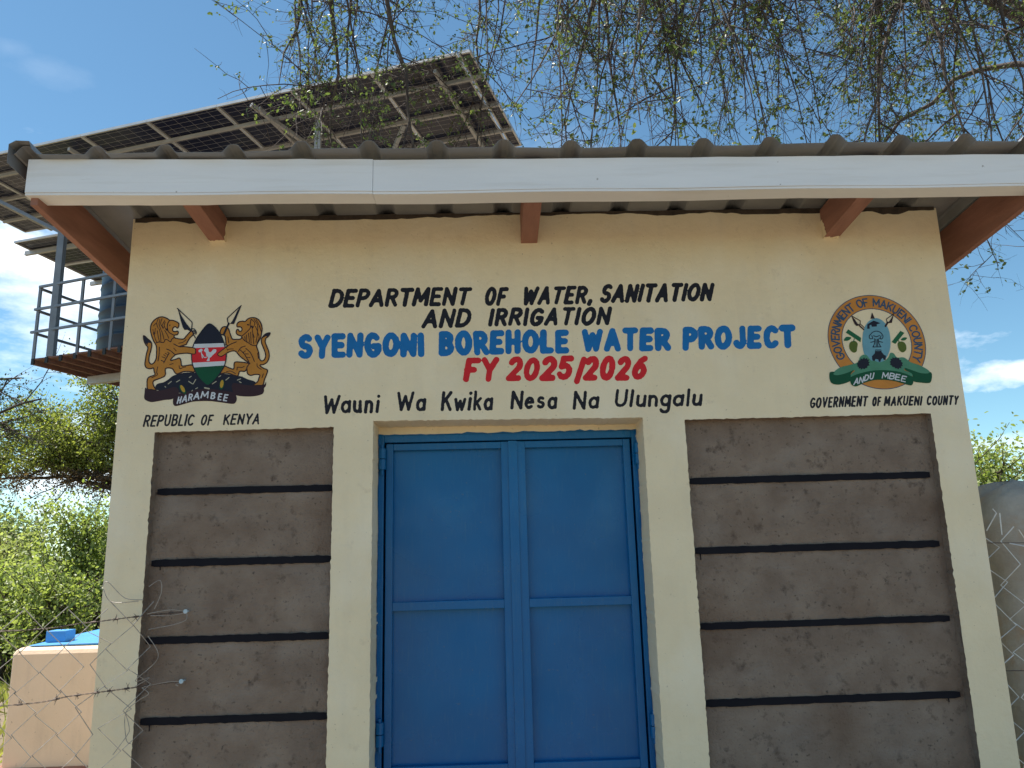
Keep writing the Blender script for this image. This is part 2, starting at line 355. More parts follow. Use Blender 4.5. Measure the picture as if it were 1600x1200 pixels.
def fascia(x0, x1, t0, t1, b0, b1, y):
    k = 24; v = []; f = []
    for i in range(k+1):
        s = i/k; x = x0+(x1-x0)*s; t = t0+(t1-t0)*s+random.gauss(0, .0008); b = b0+(b1-b0)*s+.002*math.sin(x*6)
        v += [(x,y,t),(x,y+.001*math.sin(x*4),b),(x,y+.024,b),(x,y+.024,t)]
        if i < k: q = i*4; f += [(q,q+1,q+5,q+4),(q+1,q+2,q+6,q+5),(q+2,q+3,q+7,q+6),(q+3,q,q+4,q+7)]
    f += [(0,3,2,1), (4*k,4*k+1,4*k+2,4*k+3)]
    mesh('fascia_board', v, f, FASCIA, house)
    v = []; f = []
    for i in range(k+1):
        s = i/k; x = x0+(x1-x0)*s; b = b0+(b1-b0)*s-.001+.002*math.sin(x*6); e = .0035*math.sin(x*2.3+1)+random.gauss(0, .0012)
        v += [(x,y+.003,b),(x,y+.003,b-.010),(x,y+.098+e,b-.012),(x,y+.098+e,b)]
        if i < k: q = i*4; f += [(q,q+1,q+5,q+4),(q+1,q+2,q+6,q+5),(q+2,q+3,q+7,q+6),(q+3,q,q+4,q+7)]
    f += [(0,3,2,1), (4*k,4*k+1,4*k+2,4*k+3)]
    mesh('soffit_strip', v, f, FASCIA, house)
fascia(-1.925, -.4805, 3.252, 3.234, 3.099, 3.088, -.500)
fascia(-.479, XE1-.02, 3.231, 3.221, 3.087, 3.084, -.4985)
RIB0, RP = -1.914, .2847
def sheet(x0, x1, lift, y0, y1):
    xs = []; k = math.floor((x0-RIB0)/RP)-1
    prof = [(-.050,0),(-.042,.004),(-.030,.020),(-.021,.031),(-.010,.036),(.010,.036),(.021,.031),(.030,.020),(.042,.004),(.050,0)]
    while True:
        c = RIB0+RP*k
        if c-.07 > x1: break
        for dx, dz in prof:
            if x0 <= c+dx <= x1: xs.append((c+dx, dz))
        if x0 <= c+RP/2 <= x1: xs.append((c+RP/2, .0))
        k += 1
    v = []; f = []; rows = 8
    for r in range(rows+1):
        y = y0+(y1-y0)*r/rows
        for x, dz in xs:
            w = .0025*math.sin(x*9+1.3) if r == 0 else 0
            v.append((x, y+(.006*math.sin(x*3.1) if r == 0 else 0), roof_z(y)+dz+lift+w))
    n = len(xs)
    for r in range(rows):
        for i in range(n-1): f.append((r*n+i, r*n+i+1, (r+1)*n+i+1, (r+1)*n+i))
    o = mesh('roof_sheet', v, f, SHEET, house)
    s = o.modifiers.new('thick', 'SOLIDIFY'); s.thickness = .0012; s.offset = 1
edges = [XE0-.03] + [RIB0+RP*k+.06 for k in (4, 8, 12)] + [XE1]
for i in range(4): sheet(edges[i]-(.13 if i else 0), edges[i+1], .0015*i, -.54-.004*(i % 2), WD+.35)
# dark bent flashing closing the left verge
m = MB(); v = []; f = []
for r in range(9):
    y = -.565+(WD+.9)*r/8; z = roof_z(y)
    v += [(XE0-.035,y,z-.055),(XE0-.037,y,z+.03),(XE0-.01,y,z+.046),(XE0+.045,y,z+.043),(XE0+.06,y,z+.006)]
for r in range(8):
    for i in range(4): q = r*5+i; f.append((q,q+1,q+6,q+5))
m.add(v, f); o = m.build('verge_flashing', SHEET, house); s = o.modifiers.new('thick', 'SOLIDIFY'); s.thickness = .0015

# ---- door
YD = .2
fr = MB()
fx0, fx1, fz1 = -.555, .72, 2.146
fr.box(fx0, fx0+.036, YD-.005, YD+.05, .0, fz1); fr.box(fx1-.036, fx1, YD-.005, YD+.05, .0, fz1); fr.box(fx0+.036, fx1-.036, YD-.005, YD+.05, fz1-.034, fz1)
fr.build('door_frame', BLUE, house, bevel=.003)
SPLIT = .103
bars = [(2.106, 2.074), (1.365, 1.325), (.655, .62), (.05, .01)]
def leaf(x0, x1, hinge_x, meeting):
    lf = MB(); y0, y1 = YD+.0, YD+.04
    wa, wb_ = (.034, .055) if meeting else (.056, .034)
    lf.box(x0, x0+wa, y0, y1, .012, 2.106); lf.box(x1-wb_, x1, y0, y1, .012, 2.106)
    for a, b in bars: lf.box(x0+wa, x1-wb_, y0+.002, y1-.002, b, a)
    L_ = lf.build('door_leaf', BLUE, house, bevel=.0025)
    for i in range(3):
        zt, zb = bars[i][1], bars[i+1][0]; n = 14; v = []; f = []; s = random.random()*9
        for a in range(n+1):
            for c in range(n+1):
                u, w = a/n, c/n; bulge = math.sin(math.pi*u)*math.sin(math.pi*w)
                v.append((x0+wa-.004+(x1-x0-wa-wb_+.008)*u, YD+.036+.006*bulge*math.sin(s+u*3+w*2.2)-.003*bulge, zb-.004+(zt-zb+.008)*w))
        for a in range(n):
            for c in range(n): q = a*(n+1)+c; f.append((q, q+n+1, q+n+2, q+1))
        mesh('sheet_panel', v, f, BLUE, L_, True)
    for z in (2.03, .80):
        h = MB().tube([(hinge_x, YD-.026, z-.050), (hinge_x, YD-.026, z-.002)], .0185, 14).tube([(hinge_x, YD-.026, z+.002), (hinge_x, YD-.026, z+.050)], .0185, 14)
        h.tube([(hinge_x, YD-.026, z+.050), (hinge_x, YD-.026, z+.066)], .008, 8); h.tube([(hinge_x, YD-.026, z-.075), (hinge_x, YD-.026, z-.05)], .009, 8); h.box(hinge_x-.005, hinge_x+.005, YD-.024, YD+.004, z-.048, z+.048)
        h.build('hinge', BLUE, L_)
    if meeting: 
        mb = MB().box(x1-.020, x1+.024, YD-.006, YD-.0005, .012, 2.108); mb.build('cover_strip', BLUE, L_, bevel=.0015)
leaf(fx0+.045, SPLIT-.003, fx0+.030, True)
leaf(SPLIT+.003, fx1-.045, fx1-.012, False)
# blue paint brushed past the frame on to the reveals
for x, z0_, z1_ in ((DO[0]+.0012, 0, 2.15), (DO[1]-.0012, 0, 2.15)):
    v = []; f = []; k = 70; w = .02
    for i in range(k+1):
        z = z0_+(z1_-z0_)*i/k; w = min(.05, max(.006, w+random.gauss(0, .006))); v += [(x, YD+.01, z), (x, YD-w, z)]
        if i: f.append((2*i-2, 2*i-1, 2*i+1, 2*i))
    mesh('paint_overspill', v, f, BLUE, house)
v = []; f = []; k = 50
for i in range(k+1):
    x = fx0+.01+(fx1-fx0-.02)*i/k; v += [(x, .2015, 2.135), (x, .2015, 2.149+abs(random.gauss(0, .004)))]
    if i: f.append((2*i-2, 2*i, 2*i+1, 2*i-1))
mesh('paint_overspill', v, f, BLUE, house)
MB().box(fx0+.02, fx1-.02, .30, .31, 0, fz1+.04).build('door_backing', DARKCAP, house)

# ------------------------------------------------------------------ painted lettering and emblems
def paint(name, c, rough=.5):
    return pmat(name, c, tuple(x*.86 for x in c), 14, rough, .08, 60, spec=.25)
INK = paint('black_sign_paint', (.010,.009,.016)); PBLUE = paint('blue_sign_paint', (.006,.16,.47)); PRED = paint('red_sign_paint', (.66,.016,.024))
WHITE = paint('white_sign_paint', (.62,.66,.72)); GOLD = paint('ochre_sign_paint', (.48,.205,.028)); NAVY = paint('navy_sign_paint', (.009,.010,.024)); MAROON = paint('maroon_sign_paint', (.034,.012,.018))
GREEN = paint('dark_green_sign_paint', (.0,.075,.03)); LINE = paint('brown_black_outline', (.028,.010,.012)); ORANGE = paint('orange_sign_paint', (.56,.23,.04)); SKYB = paint('pale_blue_sign_paint', (.15,.36,.46))
SAGE = paint('sage_green_sign_paint', (.075,.25,.155)); OLIVE = paint('olive_sign_paint', (.09,.13,.015)); LEAFG = paint('leaf_green_sign_paint', (.01,.12,.045)); STEELB = paint('steel_blue_sign_paint', (.035,.085,.165)); CORN = paint('corn_yellow_sign_paint', (.50,.30,.03))
BUFF = paint('buff_sign_paint', (.42,.40,.30))

def arc(cx, cy, rx, ry, a0, a1, n=10):
    return [(cx+rx*math.cos(rad(a0+(a1-a0)*i/n)), cy+ry*math.sin(rad(a0+(a1-a0)*i/n))) for i in range(n+1)]
# stroke font: y up, cap height 1
G = {
'A': (.72, [[(0,0),(.36,1),(.72,0)], [(.14,.33),(.60,.33)]]),
'B': (.62, [[(.02,0),(.02,1),(.30,1)]+arc(.30,.765,.27,.235,90,-90,6)[1:]+[(.04,.53)], [(.30,.53)]+arc(.32,.265,.30,.265,90,-90,6)+[(.02,0)]]),
'C': (.66, [arc(.38,.5,.38,.5,48,312,12)]),
'D': (.66, [[(.02,0),(.02,1),(.24,1)]+arc(.24,.5,.42,.5,90,-90,8)[1:]+[(.02,0)]]),
'E': (.54, [[(.52,1),(.02,1),(.02,0),(.54,0)], [(.02,.52),(.44,.52)]]),
'F': (.54, [[(.54,1),(.02,1),(.02,0)], [(.02,.5),(.42,.5)]]),
'G': (.70, [arc(.38,.5,.38,.5,50,330,12)+[(.70,.44),(.42,.44)]]),
'H': (.64, [[(.02,0),(.02,1)], [(.62,0),(.62,1)], [(.02,.5),(.62,.5)]]),
'I': (.02, [[(.01,0),(.01,1)]]),
'J': (.50, [[(.46,1),(.46,.28)]+arc(.24,.26,.22,.26,0,-160,7)]),
'K': (.62, [[(.02,0),(.02,1)], [(.58,1),(.04,.42)], [(.22,.60),(.62,0)]]),
'L': (.50, [[(.02,1),(.02,0),(.50,0)]]),
'M': (.82, [[(.0,0),(.06,1),(.41,.25),(.76,1),(.82,0)]]),
'N': (.66, [[(.02,0),(.02,1),(.64,0),(.64,1)]]),
'O': (.72, [arc(.36,.5,.36,.5,0,360,18)]),
'P': (.58, [[(.02,0),(.02,1),(.30,1)]+arc(.30,.74,.28,.26,90,-90,6)[1:]+[(.02,.48)]]),
'R': (.62, [[(.02,0),(.02,1),(.30,1)]+arc(.30,.75,.28,.25,90,-90,6)[1:]+[(.04,.5)], [(.28,.5),(.62,0)]]),
'S': (.60, [arc(.31,.75,.27,.25,40,250,8)+arc(.30,.26,.29,.26,75,-150,9)]),
'T': (.64, [[(0,1),(.64,1)], [(.32,1),(.32,0)]]),
'U': (.64, [[(.02,1),(.02,.32)]+arc(.32,.32,.30,.32,180,360,8)+[(.62,1)]]),
'V': (.68, [[(0,1),(.34,0),(.68,1)]]),
'W': (.94, [[(0,1),(.22,0),(.47,.8),(.70,0),(.94,1)]]),
'Y': (.64, [[(0,1),(.32,.48),(.64,1)], [(.32,.48),(.32,0)]]),
'0': (.62, [arc(.31,.5,.31,.5,0,360,16)]),
'2': (.60, [arc(.29,.70,.28,.30,155,-30,9)+[(.02,0),(.60,0)]]),
'5': (.58, [[(.56,1),(.12,1),(.06,.56)]+arc(.27,.31,.30,.31,110,-150,9)]),
'6': (.60, [[(.52,.98),(.28,.84),(.08,.55)]+arc(.31,.30,.28,.30,165,-195,14)]),
'/': (.30, [[(0,-.22),(.32,1.06)]]),
',': (.14, [[(.10,.06),(.06,-.14)]]),
'a': (.50, [arc(.24,.30,.24,.30,40,320,10), [(.48,.62),(.48,.02)]]),
'u': (.46, [[(.02,.62),(.02,.22)]+arc(.23,.22,.21,.22,180,350,6)+[(.44,.62)], [(.44,.40),(.46,0)]]),
'n': (.46, [[(.02,.62),(.02,0)], [(.02,.36)]+arc(.23,.36,.21,.26,170,0,6)+[(.44,0)]]),
'i': (.06, [[(.04,.62),(.04,0)], [(.05,.92),(.055,.93)]]),
'k': (.42, [[(.02,1),(.02,0)], [(.40,.62),(.04,.28)], [(.16,.38),(.42,0)]]),
'w': (.66, [[(0,.62),(.17,0),(.33,.52),(.49,0),(.66,.62)]]),
'e': (.48, [[(.04,.34),(.46,.36)]+arc(.24,.31,.23,.31,10,310,10)]),
's': (.40, [arc(.20,.47,.17,.15,40,250,6)+arc(.20,.16,.19,.16,70,-150,7)]),
'l': (.08, [[(.04,1),(.04,0)]]),
'g': (.50, [arc(.24,.32,.24,.30,40,320,10), [(.48,.62),(.47,-.22)]+arc(.24,-.24,.23,.20,0,-165,7)]),
}
def sdf_paint(segs, name, mat, parent, layer, cell, wob=.0, label=None):
    """segs: [(x0,y0,x1,y1,half width)] in survey pixels -> one flat coat of paint on the wall"""
    S = np.array(segs, float); pad = S[:, 4].max()+2*cell
    x0, x1 = min(S[:,0].min(), S[:,2].min())-pad, max(S[:,0].max(), S[:,2].max())+pad
    y0, y1 = min(S[:,1].min(), S[:,3].min())-pad, max(S[:,1].max(), S[:,3].max())+pad
    nx_, ny_ = int((x1-x0)/cell)+2, int((y1-y0)/cell)+2
    gx = x0+np.arange(nx_)*cell; gy = y0+np.arange(ny_)*cell; X, Y = np.meshgrid(gx, gy, indexing='ij'); d = np.full(X.shape, 1e9)
    for a, b, c, e, w in S:
        i0, i1 = np.searchsorted(gx, min(a,c)-w-2*cell), np.searchsorted(gx, max(a,c)+w+2*cell); j0, j1 = np.searchsorted(gy, min(b,e)-w-2*cell), np.searchsorted(gy, max(b,e)+w+2*cell)
        xx, yy = X[i0:i1, j0:j1], Y[i0:i1, j0:j1]; l2 = (c-a)**2+(e-b)**2+1e-9
        t = np.clip(((xx-a)*(c-a)+(yy-b)*(e-b))/l2, 0, 1); d[i0:i1, j0:j1] = np.minimum(d[i0:i1, j0:j1], np.hypot(xx-a-t*(c-a), yy-b-t*(e-b))-w)
    if wob: d = d + wob*(np.sin(X*1.13+.7*np.sin(Y*.9))*np.cos(Y*1.31)+.6*np.sin(X*.47+Y*.61))
    ins = d < 0; full = ins[:-1,:-1] & ins[1:,:-1] & ins[1:,1:] & ins[:-1,1:]; anyc = ins[:-1,:-1] | ins[1:,:-1] | ins[1:,1:] | ins[:-1,1:]
    V = []; F = []
    def put(pts):
        n = len(V); V.extend(pts); F.append(tuple(range(n, n+len(pts))))
    for i in range(nx_-1):
        j = 0; row = full[i]
        while j < ny_-1:
            if row[j]:
                k = j
                while k+1 < ny_-1 and row[k+1]: k += 1
                put([(gx[i],gy[j]),(gx[i],gy[k+1]),(gx[i+1],gy[k+1]),(gx[i+1],gy[j])]); j = k+1
            else: j += 1
    for i, j in zip(*np.where(anyc & ~full)):
        c = [(i,j),(i,j+1),(i+1,j+1),(i+1,j)]; pts = []
        for k in range(4):
            a, b = c[k], c[(k+1) % 4]; da, db = d[a], d[b]
            if da < 0: pts.append((gx[a[0]], gy[a[1]]))
            if (da < 0) != (db < 0):
                t = da/(da-db); pts.append((gx[a[0]]+(gx[b[0]]-gx[a[0]])*t, gy[a[1]]+(gy[b[1]]-gy[a[1]])*t))
        if len(pts) > 2: put(pts)
    v = []
    for x, y in V:
        p = on_wall(x, y); v.append((p.x, -.0004-.0003*layer, p.z))
    o = mesh(name, v, F, mat, parent)
    if label: o['label'] = label
    return o
def word_segs(text, x0, x1, b0, b1, h, sw, slant, gap=1.2, jit=.012):
    """x0..x1 extents of the baseline, b0/b1 baseline heights at its ends, h cap height (pixels), sw stroke width"""
    ws = [G[c][0] for c in text]; W = sum(ws)+gap*(len(text)-1)
    kx = (x1-x0-sw-(len(text)-1)*(sw+gap))/sum(ws); u = 0; out_ = []
    hh = h-sw
    for c, w in zip(text, ws):
        dy = random.gauss(0, jit)*h; rot = random.gauss(0, .03); kw = random.uniform(.95, 1.04); kh = random.uniform(.965, 1.03); ks = random.uniform(.94, 1.05); bow = random.gauss(0, .018)
        for st in G[c][1]:
            P = []
            for (a, b) in st:
                a2 = (a-w/2)*kw+w/2 + rot*(b-.5) + bow*math.sin(b*3.1); b = b*kh
                x = x0+sw/2+(u+a2)*kx + slant*b*hh; t = (x-x0)/(x1-x0); P.append((x, b0+(b1-b0)*t-sw/2-b*hh+dy))
            if len(P) == 1: P = P*2
            n_ = len(P)
            for m_, (p, q) in enumerate(zip(P[:-1], P[1:])): out_.append((*p, *q, sw/2*ks*(1+.05*math.sin(m_*1.9+u*7))))
        u += w+(sw+gap)/kx
    return out_
def line(words, name, mat, sw, slant, label, cell=None, gap=1.0, wob=.18, parent=None, layer=0):
    s = []
    for w in words: s += word_segs(*w[:6], sw, slant, w[6] if len(w) > 6 else gap)
    return sdf_paint(s, name, mat, parent or house, layer, cell or sw/6, wob, label)
line([('DEPARTMENT',513,733,481.5,477.5,29.5),('OF',755,790,478.5,477.5,29.5),('WATER,',814,926,478,474.5,29.5),('SANITATION',936,1112,474,470.5,29.5)], 'lettering', INK, 6.5, .22, 'black slanted line reading DEPARTMENT OF WATER, SANITATION')
line([('AND',658,734,513.5,511.5,30),('IRRIGATION',762,952,510.5,508,29.5)], 'lettering', INK, 6.6, .22, 'black slanted line reading AND IRRIGATION', gap=2.2)
line([('SYENGONI',465,663,561,557.5,39),('BOREHOLE',685,889.5,557,551.5,38.5),('WATER',909,1048,550.5,548.5,37),('PROJECT',1066,1243,548,544,37)], 'lettering', PBLUE, 10.0, .0, 'bold blue line reading SYENGONI BOREHOLE WATER PROJECT', gap=1.0)
line([('FY',723,776,597,596,39),('2025',790,893,596,594,38.5),('/',898,912,594,594,36),('2026',910,1009,594.5,593.5,38.5)], 'lettering', PRED, 9.2, .16, 'bold red line reading FY 2025/2026', gap=1.2)
line([('Wauni',504,592,647.5,645,30.5),('Wa',619,665,643.5,642.5,30),('Kwika',688,770,642.5,641,31.5),('Nesa',797,870,640,639,29),('Na',894,936,640,639.5,30),('Ulungalu',959,1097,636.5,635.5,28.5)], 'lettering', INK, 4.9, .09, 'thin black line reading Wauni Wa Kwika Nesa Na Ulungalu', gap=2.6)
line([('REPUBLIC',223,302,667.5,665.5,18.6),('OF',312.5,331,665.3,664.8,17.4),('KENYA',347.5,405,664.2,663.2,17.4)], 'lettering', INK, 2.9, .24, 'small black line reading REPUBLIC OF KENYA under the coat of arms', wob=.1, gap=1.2)
line([('GOVERNMENT',1264.5,1355,638.2,635,17),('OF',1362,1376,635.4,634.8,15.5),('MAKUENI',1380.5,1440,634.6,633.8,15.5),('COUNTY',1447,1497,633.6,632.8,15.2)], 'lettering', INK, 3.0, .14, 'small black line reading GOVERNMENT OF MAKUENI COUNTY under the seal', wob=.1, gap=.7)

def smooth_loop(p, n=4):
    o = []; k = len(p)
    for i in range(k):
        a, b, c, d = (Vector(p[(i+j) % k]) for j in (-1, 0, 1, 2))
        for s in range(n):
            t = s/n; o.append(.5*((2*b)+(c-a)*t+(2*a-5*b+4*c-d)*t*t+(3*b-a-3*c+d)*t**3))
    return o
def smooth_open(p, n=4):
    p = [Vector(q) for q in p]; o = []
    for i in range(len(p)-1):
        a, b, c, d = p[max(i-1,0)], p[i], p[i+1], p[min(i+2,len(p)-1)]
        for s in range(n): t = s/n; o.append(.5*((2*b)+(c-a)*t+(2*a-5*b+4*c-d)*t*t+(3*b-a-3*c+d)*t**3))
    return o+[p[-1]]
class Frame:
    def __init__(s, ox, oy, k): s.o = (ox, oy); s.k = k
    def __call__(s, pts): return [(s.o[0]+x/s.k, s.o[1]+y/s.k) for x, y in pts]
def fill(pts, name, mat, parent, layer, smooth=True, holes=()):
    loops_ = [smooth_loop(pts) if smooth else [Vector(p) for p in pts]] + [[Vector(p) for p in h] for h in holes]
    t = tessellate_polygon([[Vector((p.x, p.y, 0)) for p in l] for l in loops_]); fl = [p for l in loops_ for p in l]; v = []
    for p in fl: w = on_wall(p.x, p.y); v.append((w.x, -.0004-.0003*layer, w.z))
    return mesh(name, v, [tuple(q) for q in t], mat, parent)
def strokes(lists, w, fr_=None):
    s = []
    for st in lists:
        ww = w
        if isinstance(st, tuple): st, ww = st
        p = fr_(st) if fr_ else st; p = smooth_open(p, 4) if len(p) > 2 else [Vector(q) for q in p]
        s += [(a.x, a.y, b.x, b.y, ww/2) for a, b in zip(p[:-1], p[1:])]
    return s
def outline(pts, w):
    p = smooth_loop(pts); return [(a.x, a.y, b.x, b.y, w/2) for a, b in zip(p, p[1:]+p[:1])]
def clip(poly, a, b, keep):
    """half plane left/right of the line a-b"""
    n = (a[1]-b[1], b[0]-a[0]); s = lambda p: ((p[0]-a[0])*n[0]+(p[1]-a[1])*n[1])*keep; o = []
    for p, q in zip(poly, poly[1:]+poly[:1]):
        if s(p) >= 0: o.append(p)
        if (s(p) >= 0) != (s(q) >= 0): t = s(p)/(s(p)-s(q)); o.append((p[0]+(q[0]-p[0])*t, p[1]+(q[1]-p[1])*t))
    return o

# ---- coat of arms (left)
FA, FB, FS = Frame(220, 470, 12), Frame(325, 470, 12), Frame(285, 500, 10.91)
mound = [(242.5,607),(243.8,602),(248,599),(255,597.5),(263,593),(269,588),(275,585.5),(287,582.5),(300,582),(310,583),(326,584),(344.6,583.8),(358,585),(368,587.5),(376.7,588),(386.7,592.5),(399,596.7),(396,602.5),(386.7,603),(372,604),(367,613),(350,614),(330,612),(300,613),(280,614),(268,608),(254,610),(247,610)]
arms = fill(mound, 'coat_of_arms', NAVY, house, 1); arms['label'] = 'painted coat of arms with two lions, spears and a shield'
fill([(227,606),(231,608),(246.7,610.4),(260,608),(271.7,604.8),(277.5,607),(280,614),(273,616),(270,623.3),(257.5,625),(246.7,627),(236.7,628.3),(229,626),(225.4,622),(226,614)], 'ribbon', MAROON, arms, 2)
fill([(365,598.5),(375,600),(387.5,602),(411,601.7),(415.6,596.7),(415.4,603),(412.5,606.7),(412.5,611.7),(408,616.7),(391.7,619.6),(370,618),(364,611),(362,604)], 'ribbon', MAROON, arms, 2)
fill([(273,612.5),(280,614.6),(291,612.5),(300,610),(315,608.3),(330,608),(350,610.5),(366.7,613.5),(369,618),(370,624),(367.5,629.6),(361.7,631),(341.7,628.3),(325,626.7),(303,627.5),(291,630.4),(278,634),(273,634),(270.4,630),(271,620)], 'ribbon', MAROON, arms, 3)
hs = []
for c, x, x2, yb, sl, rt_ in (('H',276,282.5,631.6,.26,-.12),('A',284,292.5,629.4,.2,-.12),('R',293.5,300.3,626.6,.22,-.10),('A',302,311.5,624.6,.18,-.06),('M',313.4,325.5,622.6,.18,0),('B',328.5,336,623.6,.22,.08),('E',339.5,346,625.2,.24,.10),('E',348.3,355,626.8,.26,.12)):
    hs += word_segs(c, x, x2, yb, yb+rt_*(x2-x), 11.4, 2.1, sl)
sdf_paint(hs, 'lettering', WHITE, arms, 4, .32, .06, 'white motto HARAMBEE on the maroon ribbon')
lion1 = [(280,820),(235,740),(195,620),(183,530),(200,440),(250,370),(330,315),(420,305),(500,335),(545,365),(600,368),(670,395),(715,430),(712,480),(690,515),(665,495),(635,488),(605,515),(600,560),(640,580),(690,570),(705,600),(685,635),(632,648),(632,690),(700,712),(800,718),(850,670),(920,590),(955,572),(985,595),(980,640),(920,700),(868,790),(850,820),(730,860),(800,860),(900,870),(1015,897),(1030,950),(1015,1000),(880,985),(780,990),(650,1015),(560,1115),(650,1100),(725,1075),(755,1130),(770,1220),(860,1215),(975,1210),(1015,1330),(900,1325),(800,1330),(720,1360),(665,1370),(630,1330),(600,1280),(540,1260),(470,1270),(460,1320),(465,1370),(440,1420),(350,1460),(245,1500),(232,1560),(262,1630),(290,1675),(210,1668),(130,1655),(120,1560),(125,1480),(160,1430),(265,1390),(250,1320),(240,1262),(180,1275),(110,1260),(80,1200),(90,1100),(110,990),(135,880),(95,825),(60,740),(58,655),(125,710),(190,770),(207,830),(190,930),(160,1040),(155,1140),(190,1187),(240,1172),(285,1100),(297,1000),(297,880)]
l1 = fill(FA(lion1), 'lion', GOLD, arms, 2); l1['label'] = 'ochre lion on the left of the shield'
fill(FA([(58,655),(120,705),(182,765),(188,795),(140,790),(125,832),(100,800),(70,780)]), 'tail_tip', NAVY, arms, 3)
s = outline(FA(lion1), 1.75) + strokes([[(290,790),(340,775),(430,782),(452,740),(480,725),(510,740),(560,770),(582,725),(628,690)], [(545,370),(510,420),(500,500),(520,580),(580,625),(632,648)],
    [(620,810),(720,862)], [(485,905),(560,940),(650,1015)], [(535,985),(500,1040),(432,1165)], [(350,870),(345,990),(325,1130)]], 1.35, FA)
s += strokes([[(330,335),(300,430),(330,520)], [(400,335),(375,430),(425,525)], [(450,375),(400,470),(430,500)], [(240,470),(290,420)], [(350,530),(372,640),(378,760)], [(310,560),(330,680),(352,762)], [(250,600),(268,700),(300,772)], [(390,560),(420,650),(436,725)], [(450,560),(500,640),(525,705)],
    [(275,520),(262,620)], [(360,350),(345,440),(380,540)], [(230,540),(245,640)], [(470,530),(495,545)], [(460,400),(440,470),(478,540)], ([(478,535),(490,548)], 2.6), ([(543,458),(546,462)], 1.7), [(505,965),(535,985)], [(462,985),(500,1010)], [(432,1010),(470,1040)], [(400,1050),(458,1075)], [(385,1120),(440,1142)],
    [(710,797),(790,780),(850,730)], [(620,890),(665,940)], [(320,1240),(300,1340),(312,1390),(205,1445)], [(720,1215),(735,1275),(800,1250),(845,1240)], [(545,1195),(610,1180)]], 1.1, FA)
sdf_paint(s, 'outline', LINE, l1, 4, .3, .05)
lion2 = [(640,385),(700,388),(750,340),(820,318),(900,325),(960,370),(1000,440),(1017,530),(1005,610),(985,700),(940,780),(912,850),(935,920),(955,990),(965,1080),(1000,1127),(1050,1112),(1080,1050),(1075,980),(1040,880),(1005,790),(1010,710),(1050,650),(1100,615),(1165,605),(1140,660),(1085,710),(1075,780),(1110,870),(1142,960),(1147,1060),(1110,1150),(1050,1192),(982,1205),(990,1232),(1050,1270),(1115,1300),(1100,1380),(1060,1480),(1030,1580),(940,1588),(850,1585),(930,1520),(960,1440),(968,1390),(880,1382),(800,1400),(740,1360),(728,1280),(695,1322),(600,1322),(580,1360),(560,1410),(500,1400),(400,1365),(310,1355),(235,1360),(300,1230),(400,1260),(482,1280),(490,1190),(512,1150),(600,1150),(700,1160),(785,1178),(700,1120),(600,1040),(520,950),(440,945),(350,985),(300,1020),(250,1045),(205,1030),(187,1000),(230,960),(320,890),(368,848),(340,820),(335,750),(318,660),(290,640),(238,630),(235,560),(272,500),(330,487),(380,520),(402,570),(430,660),(462,720),(540,725),(612,718),(632,668),(560,640),(530,600),(540,550),(565,540),(590,575),(625,570),(640,530),(610,490),(550,490),(545,440),(580,400)]
l2 = fill(FB(lion2), 'lion', GOLD, arms, 2); l2['label'] = 'ochre lion on the right of the shield'
fill(FB([(1030,662),(1090,615),(1168,603),(1140,655),(1112,702),(1095,662),(1045,690)]), 'tail_tip', NAVY, arms, 3)
s = outline(FB(lion2), 1.75) + strokes([[(632,672),(680,740),(760,790),(820,830),(900,842)], [(810,350),(790,450),(800,500),(740,575),(640,660)], [(370,845),(460,800),(535,770)], [(570,950),(620,880),(700,850)], [(600,920),(690,1010),(780,1170)], [(710,895),(800,980),(870,1135)], [(780,1178),(735,1240),(728,1290)]], 1.35, FB)
s += strokes([[(820,350),(880,420),(850,500)], [(900,345),(950,440),(990,560)], [(860,340),(930,450),(930,580)], [(830,520),(840,600),(870,690)], [(890,480),(930,600),(900,780)], [(930,590),(960,690),(920,790)], [(720,640),(730,760)], [(760,610),(780,780)], [(800,590),(810,800)], [(840,620),(860,810)], [(690,670),(700,740)], [(970,470),(1000,580)], ([(825,480),(835,500)], 2.8), ([(748,448),(756,452)], 2.4),
    [(350,920),(420,905),(480,905)], [(375,680),(390,790)], [(670,965),(700,940)], [(700,995),(760,1000)], [(740,1060),(790,1065)], [(550,1250),(545,1300)], [(555,1245),(640,1250),(680,1230)], [(920,1180),(930,1240),(1000,1285)], [(930,980),(945,1080)], [(350,1330),(430,1320),(520,1370)], [(1040,1370),(1015,1440)]], 1.1, FB)
sdf_paint(s, 'outline', LINE, l2, 4, .3, .05)
shield = [(465,68),(400,110),(320,210),(250,310),(200,410),(168,520),(160,620),(172,740),(205,840),(260,950),(340,1050),(432,1115),(520,1060),(600,970),(670,870),(722,770),(748,650),(748,560),(725,440),(680,310),(620,200),(540,110)]
sl = [(p.x, p.y) for p in smooth_loop(FS(shield))]
cuts = [FS(c) for c in ([(200,412),(710,395)], [(185,482),(730,460)], [(180,730),(735,702)], [(210,810),(715,776)])]
sh = fill(sl, 'shield', NAVY, arms, 5, False); sh['label'] = 'black, red and green shield with white rooster'
for i, (mt_, nm) in enumerate(((WHITE,'white_stripe'), (PRED,'red_stripe'), (WHITE,'white_stripe'), (GREEN,'green_field'))):
    p = clip(sl, *cuts[i], 1)
    if i < 3: p = clip(p, *cuts[i+1], -1)
    fill(p, nm, mt_, sh, 6, False)
sdf_paint([(a[0], a[1], b[0], b[1], .85) for a, b in zip(sl, sl[1:]+sl[:1])], 'outline', NAVY, sh, 7, .3)
fill(FS([(370,525),(385,500),(402,478),(440,485),(455,540),(490,550),(530,505),(577,508),(575,550),(520,600),(490,635),(465,652),(466,697),(418,698),(442,645),(412,610),(402,560)]), 'rooster', WHITE, sh, 8)
